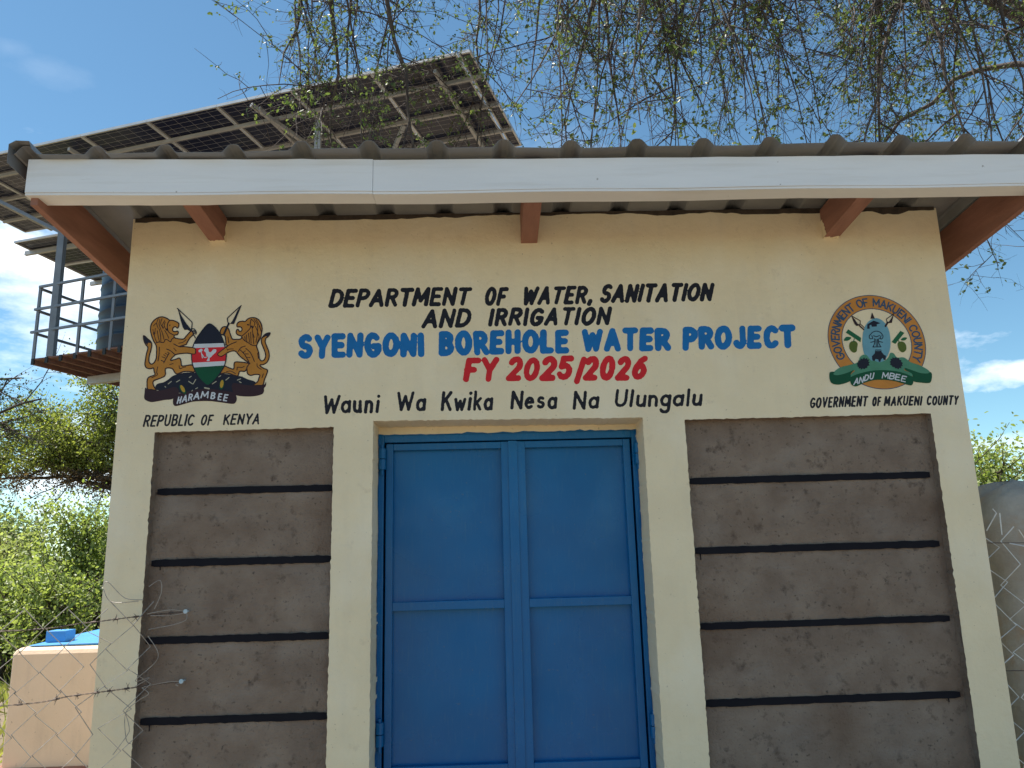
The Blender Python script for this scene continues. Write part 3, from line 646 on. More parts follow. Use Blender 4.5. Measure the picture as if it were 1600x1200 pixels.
sdf_paint(strokes([([(300,530),(325,515)], 4.2), [(318,510),(345,650)], [(345,590),(375,640),(415,635)]], 1.3, FS), 'axe', WHITE, sh, 8, .25)
# paws that lie over the shield
fill(FA([(930,880),(1015,897),(1030,950),(1015,1000),(930,992)]), 'paw', GOLD, arms, 9); sdf_paint(strokes([[(930,875),(1017,895),(1032,950),(1017,1000),(930,992)]], 1.3, FA), 'outline', LINE, arms, 10, .3)
fill(FB([(340,880),(230,960),(187,1000),(205,1030),(250,1045),(350,985)]), 'paw', GOLD, arms, 9); sdf_paint(strokes([[(368,850),(320,890),(230,960),(187,1000),(205,1032),(250,1045),(300,1020),(360,982)]], 1.3, FB), 'outline', LINE, arms, 10, .3)
# spears
sp = fill(FA([(690,140),(730,205),(760,275),(850,420),(960,552),(930,575),(880,546),(820,546),(790,500),(750,370),(720,250)]), 'spear', NAVY, arms, 5, False)
sdf_paint(strokes([[(690,145),(940,380)], [(940,380),(965,420),(953,535)], [(960,550),(1000,650),(1030,700)], [(960,530),(1000,530),(1040,580),(1035,630)], [(975,590),(1000,560),(1020,600),(990,620)]], 1.5, FA), 'shaft', NAVY, sp, 6, .3)
sp = fill(FB([(630,85),(600,170),(550,290),(490,440),(415,435),(450,390),(500,300),(550,190)]), 'spear', NAVY, arms, 5, False)
sdf_paint(strokes([[(625,92),(480,220),(365,330)], [(365,330),(372,390),(390,435)], ([(392,430),(350,515),(297,640)], 3.0), [(240,632),(300,645),(330,680)]], 1.5, FB), 'shaft', NAVY, sp, 6, .3)
for cx, cy, a in ((285.6,607.5,28), (346.8,600,-8)):
    e = [(cx+3.9*math.cos(t)*math.cos(rad(a+90))*1.6-2.6*math.sin(t)*math.sin(rad(a+90)), cy-(3.9*1.6*math.cos(t)*math.sin(rad(a+90))+2.6*math.sin(t)*math.cos(rad(a+90)))) for t in np.linspace(0, 2*math.pi, 10)[:-1]]
    lf_ = fill([(cx+(x-cx)*1.45, cy+1+(y-cy)*1.25) for x, y in e], 'maize_husk', GREEN, arms, 4); fill(e, 'maize_cob', CORN, arms, 5)
sdf_paint(strokes([[(295,596),(301,600)], [(302,600),(306,593)], [(306,607.5),(309,606)], [(276,597),(281,594)], [(263,600),(268,596)], [(296,590),(299,588)], [(353,594),(358,590)], [(332,600),(338,596)], [(371,594),(376,592)], [(342,589),(345,587)], ([(320,606),(327,607.5)], 2.2), [(374,596.5),(377,598)], [(258,604),(259,605)], [(300,611),(301,610)]], 1.3), 'produce_specks', BUFF, arms, 4, .3)

# ---- county seal (right)
F2, F8 = Frame(1250, 440, 5.4545), Frame(1290, 530, 9.412)
SCX, SCY = 1369.9, 534.8
def sp_(r, a): c, s_ = math.cos(rad(a)), math.sin(rad(a)); return (SCX+r*(76*c-7*s_), SCY+r*(4.5*c-73*s_))
ro = [sp_(1, a) for a in range(0, 360, 5)]; ri = [sp_(.715, a) for a in range(0, 360, 5)]
seal = fill(ro, 'county_seal', ORANGE, house, 1, False, holes=[ri[::-1]]); seal['label'] = 'round painted county seal with orange lettered ring and green ribbon'
sdf_paint([(a[0],a[1],b[0],b[1],.55) for l in (ro, ri) for a, b in zip(l, l[1:]+l[:1])], 'outline', STEELB, seal, 2, .35)
txt = 'GOVERNMENT OF MAKUENI COUNTY'; segs = []
wd = [(G[c][0] if c != ' ' else .34)+.20 for c in txt]; tot = sum(wd); u = 0
for c, w in zip(txt, wd):
    if c != ' ':
        for st in G[c][1]:
            P = []
            for a, b in st:
                ang = 209-(u+a+.1)/tot*(209+25); P.append(sp_(.775+b*.155, ang))
            segs += [(*p, *q, 1.15) for p, q in zip(P[:-1], P[1:])]
    u += w
sdf_paint(segs, 'lettering', STEELB, seal, 3, .36, .08, 'steel blue ring text GOVERNMENT OF MAKUENI COUNTY')
eg = [(650,312),(590,335),(550,390),(532,470),(533,560),(555,640),(600,700),(680,705),(735,650),(765,580),(770,500),(755,410),(710,340)]
fill(F2(eg), 'blue_oval', SKYB, seal, 3)
fill(F8([(100,520),(140,465),(230,410),(370,375),(470,340),(500,270),(545,232),(600,235),(640,285),(680,320),(700,315),(730,322),(790,340),(850,322),(885,305),(925,260),(950,205),(1000,210),(1050,270),(1150,270),(1250,340),(1370,380),(1500,450),(1530,500),(1430,510),(1300,480),(1170,430),(1160,460),(1260,500),(1262,550),(1100,490),(900,462),(700,468),(500,510),(360,570),(370,520),(430,460),(300,505),(150,535)]), 'hills', SAGE, seal, 4)
fill(F8([(55,500),(85,480),(130,485),(112,515),(170,530),(300,500),(415,455),(370,510),(360,610),(280,650),(180,670),(90,650),(58,590)]), 'ribbon', GREEN, seal, 5)
fill(F8([(1170,425),(1250,450),(1400,500),(1510,502),(1530,482),(1560,510),(1555,600),(1520,645),(1400,640),(1290,620),(1282,560),(1262,505),(1168,455)]), 'ribbon', GREEN, seal, 5)
fill(F8([(360,565),(500,505),(700,462),(900,458),(1100,485),(1260,545),(1285,565),(1285,640),(1250,680),(1130,650),(1000,615),(850,600),(700,605),(550,650),(450,695),(390,680),(365,640)]), 'ribbon', GREEN, seal, 6)
hs = []
for c, x, yb, w, r_2 in (('A',405,680,62,-.3),('N',480,655,58,-.25),('D',555,622,60,-.2),('U',634,598,54,-.15),('M',815,580,92,.05),('B',925,588,66,.12),('E',1008,600,66,.2),('E',1098,620,66,.25)):
    x, yb = F8([(x, yb)])[0]; hs += word_segs(c, x, x+w/9.412+1.4, yb, yb+r_2*w/9.412, 10.2, 1.75, .22)
sdf_paint(hs, 'lettering', WHITE, seal, 7, .3, .05, 'white motto ANDU MBEE on the green ribbon')
fill(F2([(572,365),(625,333),(685,355),(652,366),(654,383),(610,386),(606,368),(592,374),(592,403),(571,403)]), 'graduation_cap', NAVY, seal, 5, False)
fill(F2([(640,580),(690,580),(695,602),(716,626),(731,632),(729,668),(712,668),(704,650),(688,666),(684,684),(670,684),(666,664),(642,660),(634,678),(616,672),(611,638),(636,612)]), 'cooking_pot', NAVY, seal, 5, False)
sdf_paint(strokes([[(643,588),(665,591),(688,587)]], .7, F2), 'pot_rim', SKYB, seal, 6, .25)
fill(F2([(600,490),(588,465),(602,448),(620,430),(650,423),(680,432),(700,452),(704,475),(690,488),(678,500),(680,530),(690,558),(620,558),(630,530),(634,500),(618,486)]), 'tree_emblem', SKYB, seal, 4)
sdf_paint(strokes([[(618,486),(596,488),(588,468),(602,448),(622,430),(650,423),(680,432),(698,450),(706,472),(694,490),(676,484)], [(610,462),(618,480)], [(690,462),(680,482)], [(634,488),(634,525),(622,556)], [(666,488),(670,525),(686,556)], [(620,558),(690,557)], [(600,518),(630,512)], [(702,518),(672,512)], [(645,492),(648,550)], [(658,492),(660,550)], [(625,462),(650,470),(676,460)]], 1.25, F2), 'tree_outline', NAVY, seal, 6, .25)
for cx, cy, sx in ((552,362,1), (1035,352,-1)):
    pts = []
    for i in range(26):
        a = 2*math.pi*i/26; r = (1.0 if i % 2 else .80)*random.uniform(.92, 1.08); pts.append((cx+sx*(98*math.cos(a)*r*.98+22*math.sin(a)*r*-1), cy+92*math.sin(a)*r))
    fill(F8(pts), 'sisal_bush', NAVY, seal, 7, False)
fill(F2([(437,292),(462,318),(500,372),(482,380),(466,366),(452,338)]), 'spear', LINE, seal, 4, False)
fill(F2([(612,262),(638,316),(600,318)]), 'spear', LINE, seal, 4, False)
fill(F2([(800,272),(782,352),(745,356),(768,328)]), 'spear', LINE, seal, 4, False)
sdf_paint(strokes([[(440,294),(512,335)], [(512,335),(509,362),(490,374)], ([(496,368),(541,409)], 2.0), [(512,362),(545,392)], [(800,274),(735,320)], [(735,320),(741,352)], ([(745,350),(727,380)], 3.0)], 1.2, F2), 'spear_outline', LINE, seal, 6, .3)
for rect, mango, leafp, stem in (([(410,407),(520,480),(515,517),(390,435)], [(430,515),(466,506),(490,528),(486,565),(481,595),(455,606),(426,582),(418,545)], [(372,502),(395,472),(437,478),(410,503)], [(462,488),(455,512)]),
                                 ([(855,420),(888,438),(812,532),(780,515)], [(835,520),(870,511),(900,535),(904,580),(875,604),(846,586),(832,550)], [(858,498),(880,477),(912,480),(890,502)], [(836,500),(848,522)])):
    fill(F2(rect), 'branch', LEAFG, seal, 3, False); fill(F2(mango), 'mango', OLIVE, seal, 3); fill(F2(leafp), 'leaf', LEAFG, seal, 3); sdf_paint(strokes([stem], 1.1, F2), 'stem', LEAFG, seal, 4, .3)

# ------------------------------------------------------------------ solar canopy on its steel frame
P0 = Vector((-.1557, 4.5984, 7.392)); E2 = Vector((-.945, .327, .0120)).normalized(); E1 = Vector((.331, .941, -.067)).normalized()
E1 = (E1-E2*E1.dot(E2)).normalized(); EN = E2.cross(E1)
if EN.z < 0: EN = -EN
def arr(u, v, h=0): return P0 + E2*u + E1*v + EN*h
def cellmat():
    m = bpy.data.materials.new('solar_cell_back'); m.use_nodes = True; t = m.node_tree; b = t.nodes['Principled BSDF']; b.inputs['Roughness'].default_value = .18; b.inputs['Specular IOR Level'].default_value = .35
    tc = t.nodes.new('ShaderNodeTexCoord'); sp = t.nodes.new('ShaderNodeSeparateXYZ'); t.links.new(tc.outputs['Object'], sp.inputs[0])
    def gridl(o, pitch, w):
        a = t.nodes.new('ShaderNodeMath'); a.operation = 'DIVIDE'; t.links.new(o, a.inputs[0]); a.inputs[1].default_value = pitch
        f = t.nodes.new('ShaderNodeMath'); f.operation = 'FRACT'; t.links.new(a.outputs[0], f.inputs[0])
        c = t.nodes.new('ShaderNodeMath'); c.operation = 'LESS_THAN'; t.links.new(f.outputs[0], c.inputs[0]); c.inputs[1].default_value = w/pitch; return c.outputs[0]
    mx = t.nodes.new('ShaderNodeMath'); mx.operation = 'MAXIMUM'; t.links.new(gridl(sp.outputs[1], .0925, .0045), mx.inputs[0]); t.links.new(gridl(sp.outputs[0], .184, .004), mx.inputs[1])
    c = t.nodes.new('ShaderNodeMixRGB'); c.inputs[1].default_value = (.020,.024,.050,1); c.inputs[2].default_value = (.34,.34,.35,1); t.links.new(mx.outputs[0], c.inputs[0]); t.links.new(c.outputs[0], b.inputs['Base Color'])
    return m
CELL = cellmat()
def module_meshes(w, l):
    g = MB().box(.0, w, 0, l, .008, .016); me = bpy.data.meshes.new('solar_module'); me.from_pydata([tuple(p) for p in g.v], [], g.f); me.materials.append(CELL)
    f = MB(); t = .022
    f.box(-.004, w+.004, -.004, t-.004, -.018, .021); f.box(-.004, w+.004, l-t+.004, l+.004, -.018, .021); f.box(-.004, t-.004, t-.004, l-t+.004, -.018, .021); f.box(w-t+.004, w+.004, t-.004, l-t+.004, -.018, .021)
    mf = bpy.data.meshes.new('module_frame'); mf.from_pydata([tuple(p) for p in f.v], [], f.f); mf.materials.append(ALU)
    return me, mf
def put_module(me, mf, root, origin, ax, ay, az):
    Mx = Matrix((ax, ay, az)).transposed().to_4x4(); Mx.translation = origin
    o = bpy.data.objects.new('solar_module', me); col.objects.link(o); o.parent = root; o.matrix_local = Matrix.Translation(-root.location) @ Mx
    f = bpy.data.objects.new('module_frame', mf); col.objects.link(f); f.parent = o
canopy = empty('solar_canopy', (-6.41, 7.52, 0), 'large raised solar panel canopy on pale steel frame behind the roof', 'solar panels')
me, mf = module_meshes(1.125, 2.067)
for i in range(8): put_module(me, mf, canopy, arr(.17+1.1435*(i+1)-.009, 0), -E2, E1, EN)
put_module(*module_meshes(.15, 2.067), canopy, arr(.15, 0), -E2, E1, EN)
def abar(name, a, b, w, h, mat=GALV, root=canopy): return MB().bar(a, b, w, h, EN).build(name, mat, root)
for v in (.43, 1.02, 1.60): abar('purlin', arr(-.0, v, -.045), arr(9.25, v, -.045), .034, .05)
for u in (.50, 3.0, 6.2, 8.6): abar('cross_beam', arr(u, .1, -.095), arr(u, 2.0, -.095), .04, .05)
abar('brace', arr(3.05, .0, -.10), arr(2.75, 1.15, -.16), .05, .05)
abar('brace', arr(1.33, .98, -.12), arr(1.95, 1.45, -.75), .05, .05)
abar('brace', arr(8.55, .30, -.10), Vector((-6.414, 7.517, 6.42)), .045, .045, STEEL)
for (u, v) in ((2.35, 1.30), (2.35, .5)):
    p = arr(u, v, -.16); MB().bar(p, (p.x, p.y, 0), .075, .075, (0,1,0)).build('post', GALV, canopy)
MB().bar((-6.414, 7.545, 4.5), (-6.414, 7.517, arr(6.9,.65).z-.09), .095, .095, (0,1,0)).build('post', STEEL, canopy)
p = arr(6.1, 1.7, -.16); MB().bar(p, (p.x, p.y, 0), .095, .095, (0,1,0)).build('post', STEEL, canopy)
can2 = empty('solar_canopy', (-5.2, 10.6, 0), 'second lower strip of solar panels behind the tank platform', 'solar panels')
O2 = Vector((-8.61, 9.83, 7.27))
me2, mf2 = module_meshes(2.05, 1.03)
for i in range(4):
    for j in range(2): put_module(me2, mf2, can2, O2 - E2*(2.07*i) + E1*(1.055*j) , -E2, E1, EN)
for v in (.35, 1.85): MB().bar(O2+E2*.12+E1*v-EN*.055, O2-E2*8.4+E1*v-EN*.055, .05, .08, EN).build('purlin', GALV, can2)
for u in (3.4, 6.6):
    p = O2-E2*u+E1*1.0-EN*.1; MB().bar(p, (p.x, p.y, 0), .09, .09, (0,1,0)).build('post', STEEL, can2); MB().bar(O2-E2*u+E1*.2-EN*.13, O2-E2*u+E1*2.0-EN*.13, .06, .08, EN).build('cross_beam', STEEL, can2)

# ------------------------------------------------------------------ tank platform
DC = Vector((-6.73, 7.65, 4.5)); DA = Vector((.93, -.367, 0)).normalized(); DB = Vector((.30, .954, 0)).normalized()
def dk(a, b, z=0): return DC + DA*a + DB*b + Vector((0, 0, z))
deck = empty('tank_platform', dk(2.6, 1.2, -4.5), 'steel platform with brown decking and grey railings carrying the water tank', 'platform')
LA, LB = 3.6, 2.9
for i in range(13):
    a0 = .035+i*.277; MB().bar(dk(a0+.118, -.01, -.012), dk(a0+.118, LB, -.012), .21, .024).build('deck_board', DECK, deck)
for i in range(14):
    a = .01+i*.277; MB().bar(dk(a, 0, -.045), dk(a, LB, -.045), .045, .085).build('joist', DECK, deck)
    if i < 9: MB().bar(dk(a, -.022, -.045), dk(a, -.001, -.045), .05, .09).build('joist_end_cap', DARKCAP, deck)
for b in (.95, 2.3): MB().bar(dk(.12 if b < 1 else .4, b, -.15), dk(LA, b, -.15), .10, .12).build('beam', GALV, deck)
for a, b in ((2.5, .95), (3.4, .95), (2.5, 2.3), (3.4, 2.3)):
    p = dk(a, b, -.21); MB().bar(p, (p.x, p.y, 0), .12, .12, (0,1,0)).build('leg', STEEL, deck)
for a in (0, .86, 1.48, 2.2, 2.9, 3.55): MB().bar(dk(a, 0, -.03), dk(a, 0, 1.13), .036, .036, (0,1,0)).build('rail_post', STEEL, deck)
for b in (1.45, 2.85): MB().bar(dk(0, b, 0), dk(0, b, 1.13), .036, .036, (0,1,0)).build('rail_post', STEEL, deck)
for z, e in ((1.11, 0), (.76, .05), (.41, .08)):
    MB().bar(dk(-e, -.02, z), dk(LA, -.02, z), .034, .034).build('rail', STEEL, deck); MB().bar(dk(.02, 0, z-.03), dk(.02, LB, z-.03), .034, .034).build('rail', STEEL, deck)

# ribbed plastic tank
def lathe(prof, c, n=40):
    m = MB(); v = []; f = []
    for r, z in prof:
        for k in range(n): a = 2*math.pi*k/n; v.append((c.x+r*math.cos(a), c.y+r*math.sin(a), c.z+z))
    for i in range(len(prof)-1):
        for k in range(n): q = i*n; f.append((q+k, q+(k+1) % n, q+n+(k+1) % n, q+n+k))
    f.append(tuple(reversed(range(n)))); f.append(tuple((len(prof)-1)*n+k for k in range(n)))
    return m.add(v, f)
tc_ = dk(1.42, 1.0); R_ = .84
tank = empty('water_tank', tc_, 'dark blue ribbed plastic water tank on the railed platform', 'tank')
prof = [(R_*.97, 0)]
for k in range(8):
    z = .10+k*.205; prof += [(R_, z), (R_, z+.135), (R_+.010, z+.145), (R_+.013, z+.16), (R_+.010, z+.175), (R_, z+.185)]
prof += [(R_, 1.76), (R_*.95, 1.85), (R_*.6, 2.0), (.26, 2.08)]
b_ = lathe(prof, tc_).build('tank_body', TANK, tank, True)
lathe([(.27, 2.05), (.27, 2.16), (.24, 2.18), (.05, 2.20)], tc_, 24).build('lid', TANK, tank, True)

# ------------------------------------------------------------------ peach masonry box with blue lid
bx = empty('water_chamber', (-3.15, 3.6, 0), 'low peach plastered chamber with blue lid left of the pump house', 'chamber')
x0, x1, y0, y1, zt = -3.80, -2.35, 2.93, 4.25, .925
m = MB(); n = 6; v = []; f = []
prof = [(0, 0), (0, zt-.05), (.012, zt-.022), (.035, zt-.004), (.06, zt)]
for ins, z in prof: v += [(x0+ins, y0+ins, z), (x1-ins, y0+ins, z), (x1-ins, y1-ins, z), (x0+ins, y1-ins, z)]
for i in range(len(prof)-1):
    for k in range(4): f.append((i*4+k, i*4+(k+1) % 4, i*4+4+(k+1) % 4, i*4+4+k))
f.append((16, 17, 18, 19)); m.add(v, f); m.build('masonry_body', PEACH, bx, bevel=.012)
MB().box(x0-.05, x1+.05, y0-.05, y1+.05, -.1, .05).build('plinth', TIMBER, bx)
lid = MB().hexa([(x0+.09,y0+.05,zt+.004),(x1-.05,y0+.05,zt+.004),(x1-.05,y1-.03,zt+.004),(x0+.09,y1-.03,zt+.004),(x0+.09,y0+.05,zt+.012),(x1-.05,y0+.05,zt+.03),(x1-.05,y1-.03,zt+.05),(x0+.09,y1-.03,zt+.03)]).build('lid', BLUE_LID, bx, bevel=.004)
MB().box(-3.66, -3.50, 3.12, 3.27, zt+.018, zt+.105).build('lid_handle_box', BLUE_LID, lid, bevel=.004)

# ------------------------------------------------------------------ rough concrete post (right)
def post():
    rows, n = 30, 32; v = []; f = []; cx, cy = 2.69, .44
    for i in range(rows+1):
        z = 1.62*min(1, i/18); k = 0
        if i <= 18: hw = .205 + (.03 if z > 1.5 else 0) + .004*math.sin(z*13)
        else:
            k = (i-18)/12*math.pi/2; z = 1.62+.235*math.sin(k); hw = .245*max(.0, math.cos(k))**.75
        for m in range(n):
            a = 2*math.pi*m/n; c, s_ = math.cos(a), math.sin(a); q = (abs(c)**4+abs(s_)**4)**(-1/4)
            w = 1+.03*math.sin(4*a+z*7)+.025*math.sin(z*19+3*a)+random.gauss(0, .008)
            v.append((cx+hw*q*c*w, cy+hw*q*s_*w*.9, z+(.02*math.sin(3*a+1)+random.gauss(0, .004) if i > 20 else 0)))
    for i in range(rows):
        for m in range(n): f.append((i*n+m, i*n+(m+1) % n, (i+1)*n+(m+1) % n, (i+1)*n+m))
    f.append(tuple(rows*n+m for m in range(n)))
    o = mesh('fence_pillar', v, f, CONC, None, True); tag(o, 'rough grey concrete fence pillar right of the pump house', 'pillar')
post()

# ------------------------------------------------------------------ chain-link fences
WIRE_NEW = pmat('bright_galvanised_wire', (.74,.74,.74), (.6,.6,.6), 25, .4, 0, metal=.2)
def fence(name, label, A, B, ztop, zbot, pu, pz, phase, rag, root_at, wm=None):
    root = empty(name, root_at, label, 'fence'); A, B = Vector(A), Vector(B); Ld = (B-A).length; d = (B-A)/Ld; nrm = Vector((d.y, -d.x, 0)); k = int(Ld/pu)
    for i in range(k):
        pts = []; z = ztop; j = 0; zlow = zbot
        tilt = .0
        while z > zlow:
            s = (i + ((j+i) % 2)) * pu
            p = A + d*s + nrm*(.004*((-1)**j)) ; pts.append((p.x+random.gauss(0, .002), p.y, z+.008*math.sin(i*1.7+j)+phase)); z -= pz/2; j += 1
        if i < rag:     # torn end of the mesh: bent wire ends
            pts = [(x+random.gauss(0, .012), y+random.gauss(0, .008), z_+random.gauss(0, .012)) for x, y, z_ in pts]
        MB().tube(pts, .0022 if wm is None else .0028, 5).build('mesh_wire', wm or WIRE, root)
    return root
fl = fence('chain_link_fence', 'sagging chain-link fence with two barbed wires left of the door', (-1.475, -.035, 0), (-3.2, -.42, 0), 1.40, .02, .083, .165, 0, 3, (-3.2, -.42, 0))
def barbed(root, pts, ts):
    P = smooth3(pts); m = MB()
    for ph in (0, math.pi):
        q = []
        for i in range(len(P)*3):
            t = i/3; a = P[min(int(t), len(P)-1)]; b = P[min(int(t)+1, len(P)-1)]; p = a+(b-a)*(t-int(t)); q.append(p+Vector((0, .0018*math.cos(i*.9+ph), .0018*math.sin(i*.9+ph))))
        m.tube(q, .0013, 5)
    for t in ts:
        c = P[int(t*(len(P)-1))]; d = (P[min(int(t*(len(P)-1))+1, len(P)-1)]-P[max(int(t*(len(P)-1))-1, 0)]).normalized()
        for k in range(4): m.tube([c+d*(.004*k-.006)+Vector((0, .003*math.cos(k*2), .003*math.sin(k*2))), c+d*random.uniform(-.012, .012)+Vector((random.uniform(-.004, .004), random.uniform(-.012, .012), random.choice((-1, 1))*random.uniform(.01, .024)))], [.0014, .0006], 5)
        m.tube([c-d*.010, c+d*.010], .0042, 6)
    return m.build('barbed_wire', BARB, root)
def smooth3(pts, n=14):
    p = [Vector(q) for q in pts]; o = []
    for i in range(len(p)-1):
        a, b, c, d = p[max(i-1, 0)], p[i], p[i+1], p[min(i+2, len(p)-1)]
        for s in range(n): t = s/n; o.append(.5*((2*b)+(c-a)*t+(2*a-5*b+4*c-d)*t*t+(3*b-a-3*c+d)*t**3))
    return o+[p[-1]]
barbed(fl, [(-1.352, .03, 1.362), (-1.53, -.03, 1.352), (-1.75, -.10, 1.333), (-2.02, -.17, 1.318), (-3.2, -.42, 1.33)], (.12, .27, .37, .46, .6, .7, .8, .9))
barbed(fl, [(-1.355, .03, 1.073), (-1.53, -.03, 1.062), (-1.75, -.10, 1.048), (-2.02, -.17, 1.028), (-3.2, -.42, 1.04)], (.2, .3, .36, .42, .49, .6, .72, .84))
for z in (1.362, 1.073):
    m = MB().tube([(-1.352, .05, z), (-1.352, .012, z+.002)], .0035, 8).tube([(-1.352, .014, z+.002), (-1.352, .008, z+.002)], .0095, 10); m.build('nail', NAILH, fl)
# loose tie wires twisted round the nails and the torn mesh edge
loose = [[(-1.352,.02,1.362),(-1.40,-.02,1.374),(-1.47,-.03,1.366),(-1.50,-.03,1.36)], [(-1.352,.02,1.358),(-1.41,.0,1.35),(-1.49,-.02,1.352)], [(-1.352,.02,1.366),(-1.345,.005,1.33),(-1.39,0,1.312),(-1.45,-.02,1.302),(-1.49,-.03,1.296)],
         [(-1.352,.02,1.073),(-1.40,0,1.076),(-1.47,-.03,1.068),(-1.50,-.03,1.06)], [(-1.352,.02,1.07),(-1.37,0,1.064),(-1.36,0,1.058)], [(-1.50,-.03,1.475),(-1.455,-.03,1.50),(-1.445,-.03,1.45),(-1.47,-.03,1.38)],
         [(-1.70,-.04,1.47),(-1.675,-.04,1.50),(-1.60,-.03,1.43),(-1.52,-.03,1.42)], [(-1.69,-.04,1.47),(-1.65,-.04,1.415),(-1.54,-.03,1.415)], [(-1.49,-.03,1.27),(-1.44,-.03,1.18),(-1.53,-.03,1.09),(-1.47,-.03,1.10),(-1.53,-.03,1.065)],
         [(-1.50,-.03,1.06),(-1.47,-.03,1.035),(-1.51,-.03,1.01),(-1.56,-.03,.96),(-1.55,-.03,.86),(-1.53,-.03,.84)], [(-1.56,-.03,.96),(-1.54,-.03,.90),(-1.55,-.03,.87),(-1.60,-.03,.80)]]
for p in loose: MB().tube(smooth3(p, 6), .0016, 5).build('tie_wire', WIRE, fl)
m = MB().tube([(-3.2, -.42, 0), (-3.2, -.42, 1.7)], .03, 10); m.build('post', GALV, fl)
fr_ = fence('chain_link_fence', 'torn chain-link mesh stretched across the concrete pillar', (2.275, .10, 0), (3.6, .12, 0), 1.62, .02, .085, .16, 0, 3, (3.6, .12, 0), WIRE_NEW)
m = MB().tube([(3.6, .12, 0), (3.6, .12, 1.7)], .03, 10); m.build('post', GALV, fr_)
for p in ([(2.30,.08,1.62),(2.36,.08,1.70),(2.345,.08,1.72)], [(2.37,.08,1.60),(2.375,.08,1.70)], [(2.40,.08,1.56),(2.47,.08,1.545),(2.52,.08,1.54),(2.60,.08,1.56)]): MB().tube(p, .0026, 5).build('tie_wire', WIRE_NEW, fr_)
MB().tube([(2.28,.09,1.565),(2.5,.09,1.56),(3.6,.12,1.57)], .0018, 5).build('strand', BARB, fr_); MB().tube([(2.3,.09,1.0),(2.5,.09,.995),(3.6,.12,1.0)], .0022, 5).build('strand', BARB, fr_)

# ------------------------------------------------------------------ vegetation
def tubes_np(P, R, n=3):
    """P (N,K,3) polylines, R (N,K) radii -> verts, quads"""
    N_, K, _ = P.shape; T = np.empty_like(P); T[:, 1:-1] = P[:, 2:]-P[:, :-2]; T[:, 0] = P[:, 1]-P[:, 0]; T[:, -1] = P[:, -1]-P[:, -2]
    T /= np.linalg.norm(T, axis=2, keepdims=True)+1e-9; ref = np.where(np.abs(T[..., 2:3]) > .8, np.array([1., 0, 0]), np.array([0, 0, 1.]))
    A = np.cross(T, ref); A /= np.linalg.norm(A, axis=2, keepdims=True)+1e-9; B = np.cross(T, A); V = []
    for k in range(n): a = 2*math.pi*k/n; V.append(P+(A*math.cos(a)+B*math.sin(a))*R[..., None])
    V = np.stack(V, 2).reshape(-1, 3); base = (np.arange(N_)[:, None]*K+np.arange(K-1)[None])*n; F = []
    for k in range(n): F.append(np.stack([base+k, base+(k+1) % n, base+n+(k+1) % n, base+n+k], -1).reshape(-1, 4))
    return V, np.concatenate(F)
def join(parts):
    V = []; F = []; o = 0
    for v, f in parts: V.append(v); F.append(f+o); o += len(v)
    return np.concatenate(V), np.concatenate(F)
def unit(v): return v/(np.linalg.norm(v, axis=-1, keepdims=True)+1e-9)
def leaves(C_, size, tone=None, droop=.2, asp=.55, updir=.5):
    """pointed oval leaves: 6-vertex blades folded on the midrib, two quads each"""
    N_ = len(C_); d = unit(rng.normal(size=(N_, 3))+np.array([0, 0, -droop])); nn = unit(rng.normal(size=(N_, 3))+np.array([0, 0, updir])); s = unit(np.cross(d, nn)); nn = np.cross(s, d)
    L_ = size*rng.uniform(.65, 1.35, (N_, 1)); w = L_*asp*.5
    v = np.stack([C_, C_+d*L_*.35+s*w+nn*w*.35, C_+d*L_*.75+s*w*.8+nn*w*.3, C_+d*L_, C_+d*L_*.75-s*w*.8+nn*w*.3, C_+d*L_*.35-s*w+nn*w*.35], 1).reshape(-1, 3)
    b = np.arange(N_)[:, None]*6; f = np.concatenate([b+np.array([[0, 1, 2, 3]]), b+np.array([[0, 3, 4, 5]])])
    t = np.repeat(rng.uniform(0, 1, N_) if tone is None else tone, 6)
    return v, f, t
def grow_from(P, R, n, lmin, lmax, K, down, spread, rr, zig=.05, tmin=.25, out=.35):
    """n children from each polyline of P"""
    N_, Kp, _ = P.shape; idx = np.repeat(np.arange(N_), n); t = rng.uniform(tmin, 1, len(idx))*(Kp-1); i = np.minimum(t.astype(int), Kp-2); fr = (t-i)[:, None]
    S = P[idx, i]*(1-fr)+P[idx, i+1]*fr; T = unit(P[idx, i+1]-P[idx, i]); rad0 = R[idx, i]
    d = unit(T*out+rng.normal(size=S.shape)*spread+np.array([0, 0, -down])); Ln = rng.uniform(lmin, lmax, (len(idx), 1)); Q = np.empty((len(idx), K, 3)); Q[:, 0] = S
    for k in range(1, K):
        d = unit(d+rng.normal(size=S.shape)*zig*6/K+np.array([0, 0, -down*.25])); Q[:, k] = Q[:, k-1]+d*Ln/(K-1)
    r0_ = np.minimum(rr, rad0*.8)[:, None]; Rq = r0_*np.linspace(1, .4, K)[None]
    return Q, Rq
def bez(p0, p1, p2, p3, K):
    t = np.linspace(0, 1, K)[:, None]; return (1-t)**3*p0+3*t*(1-t)**2*p1+3*t*t*(1-t)*p2+t**3*p3

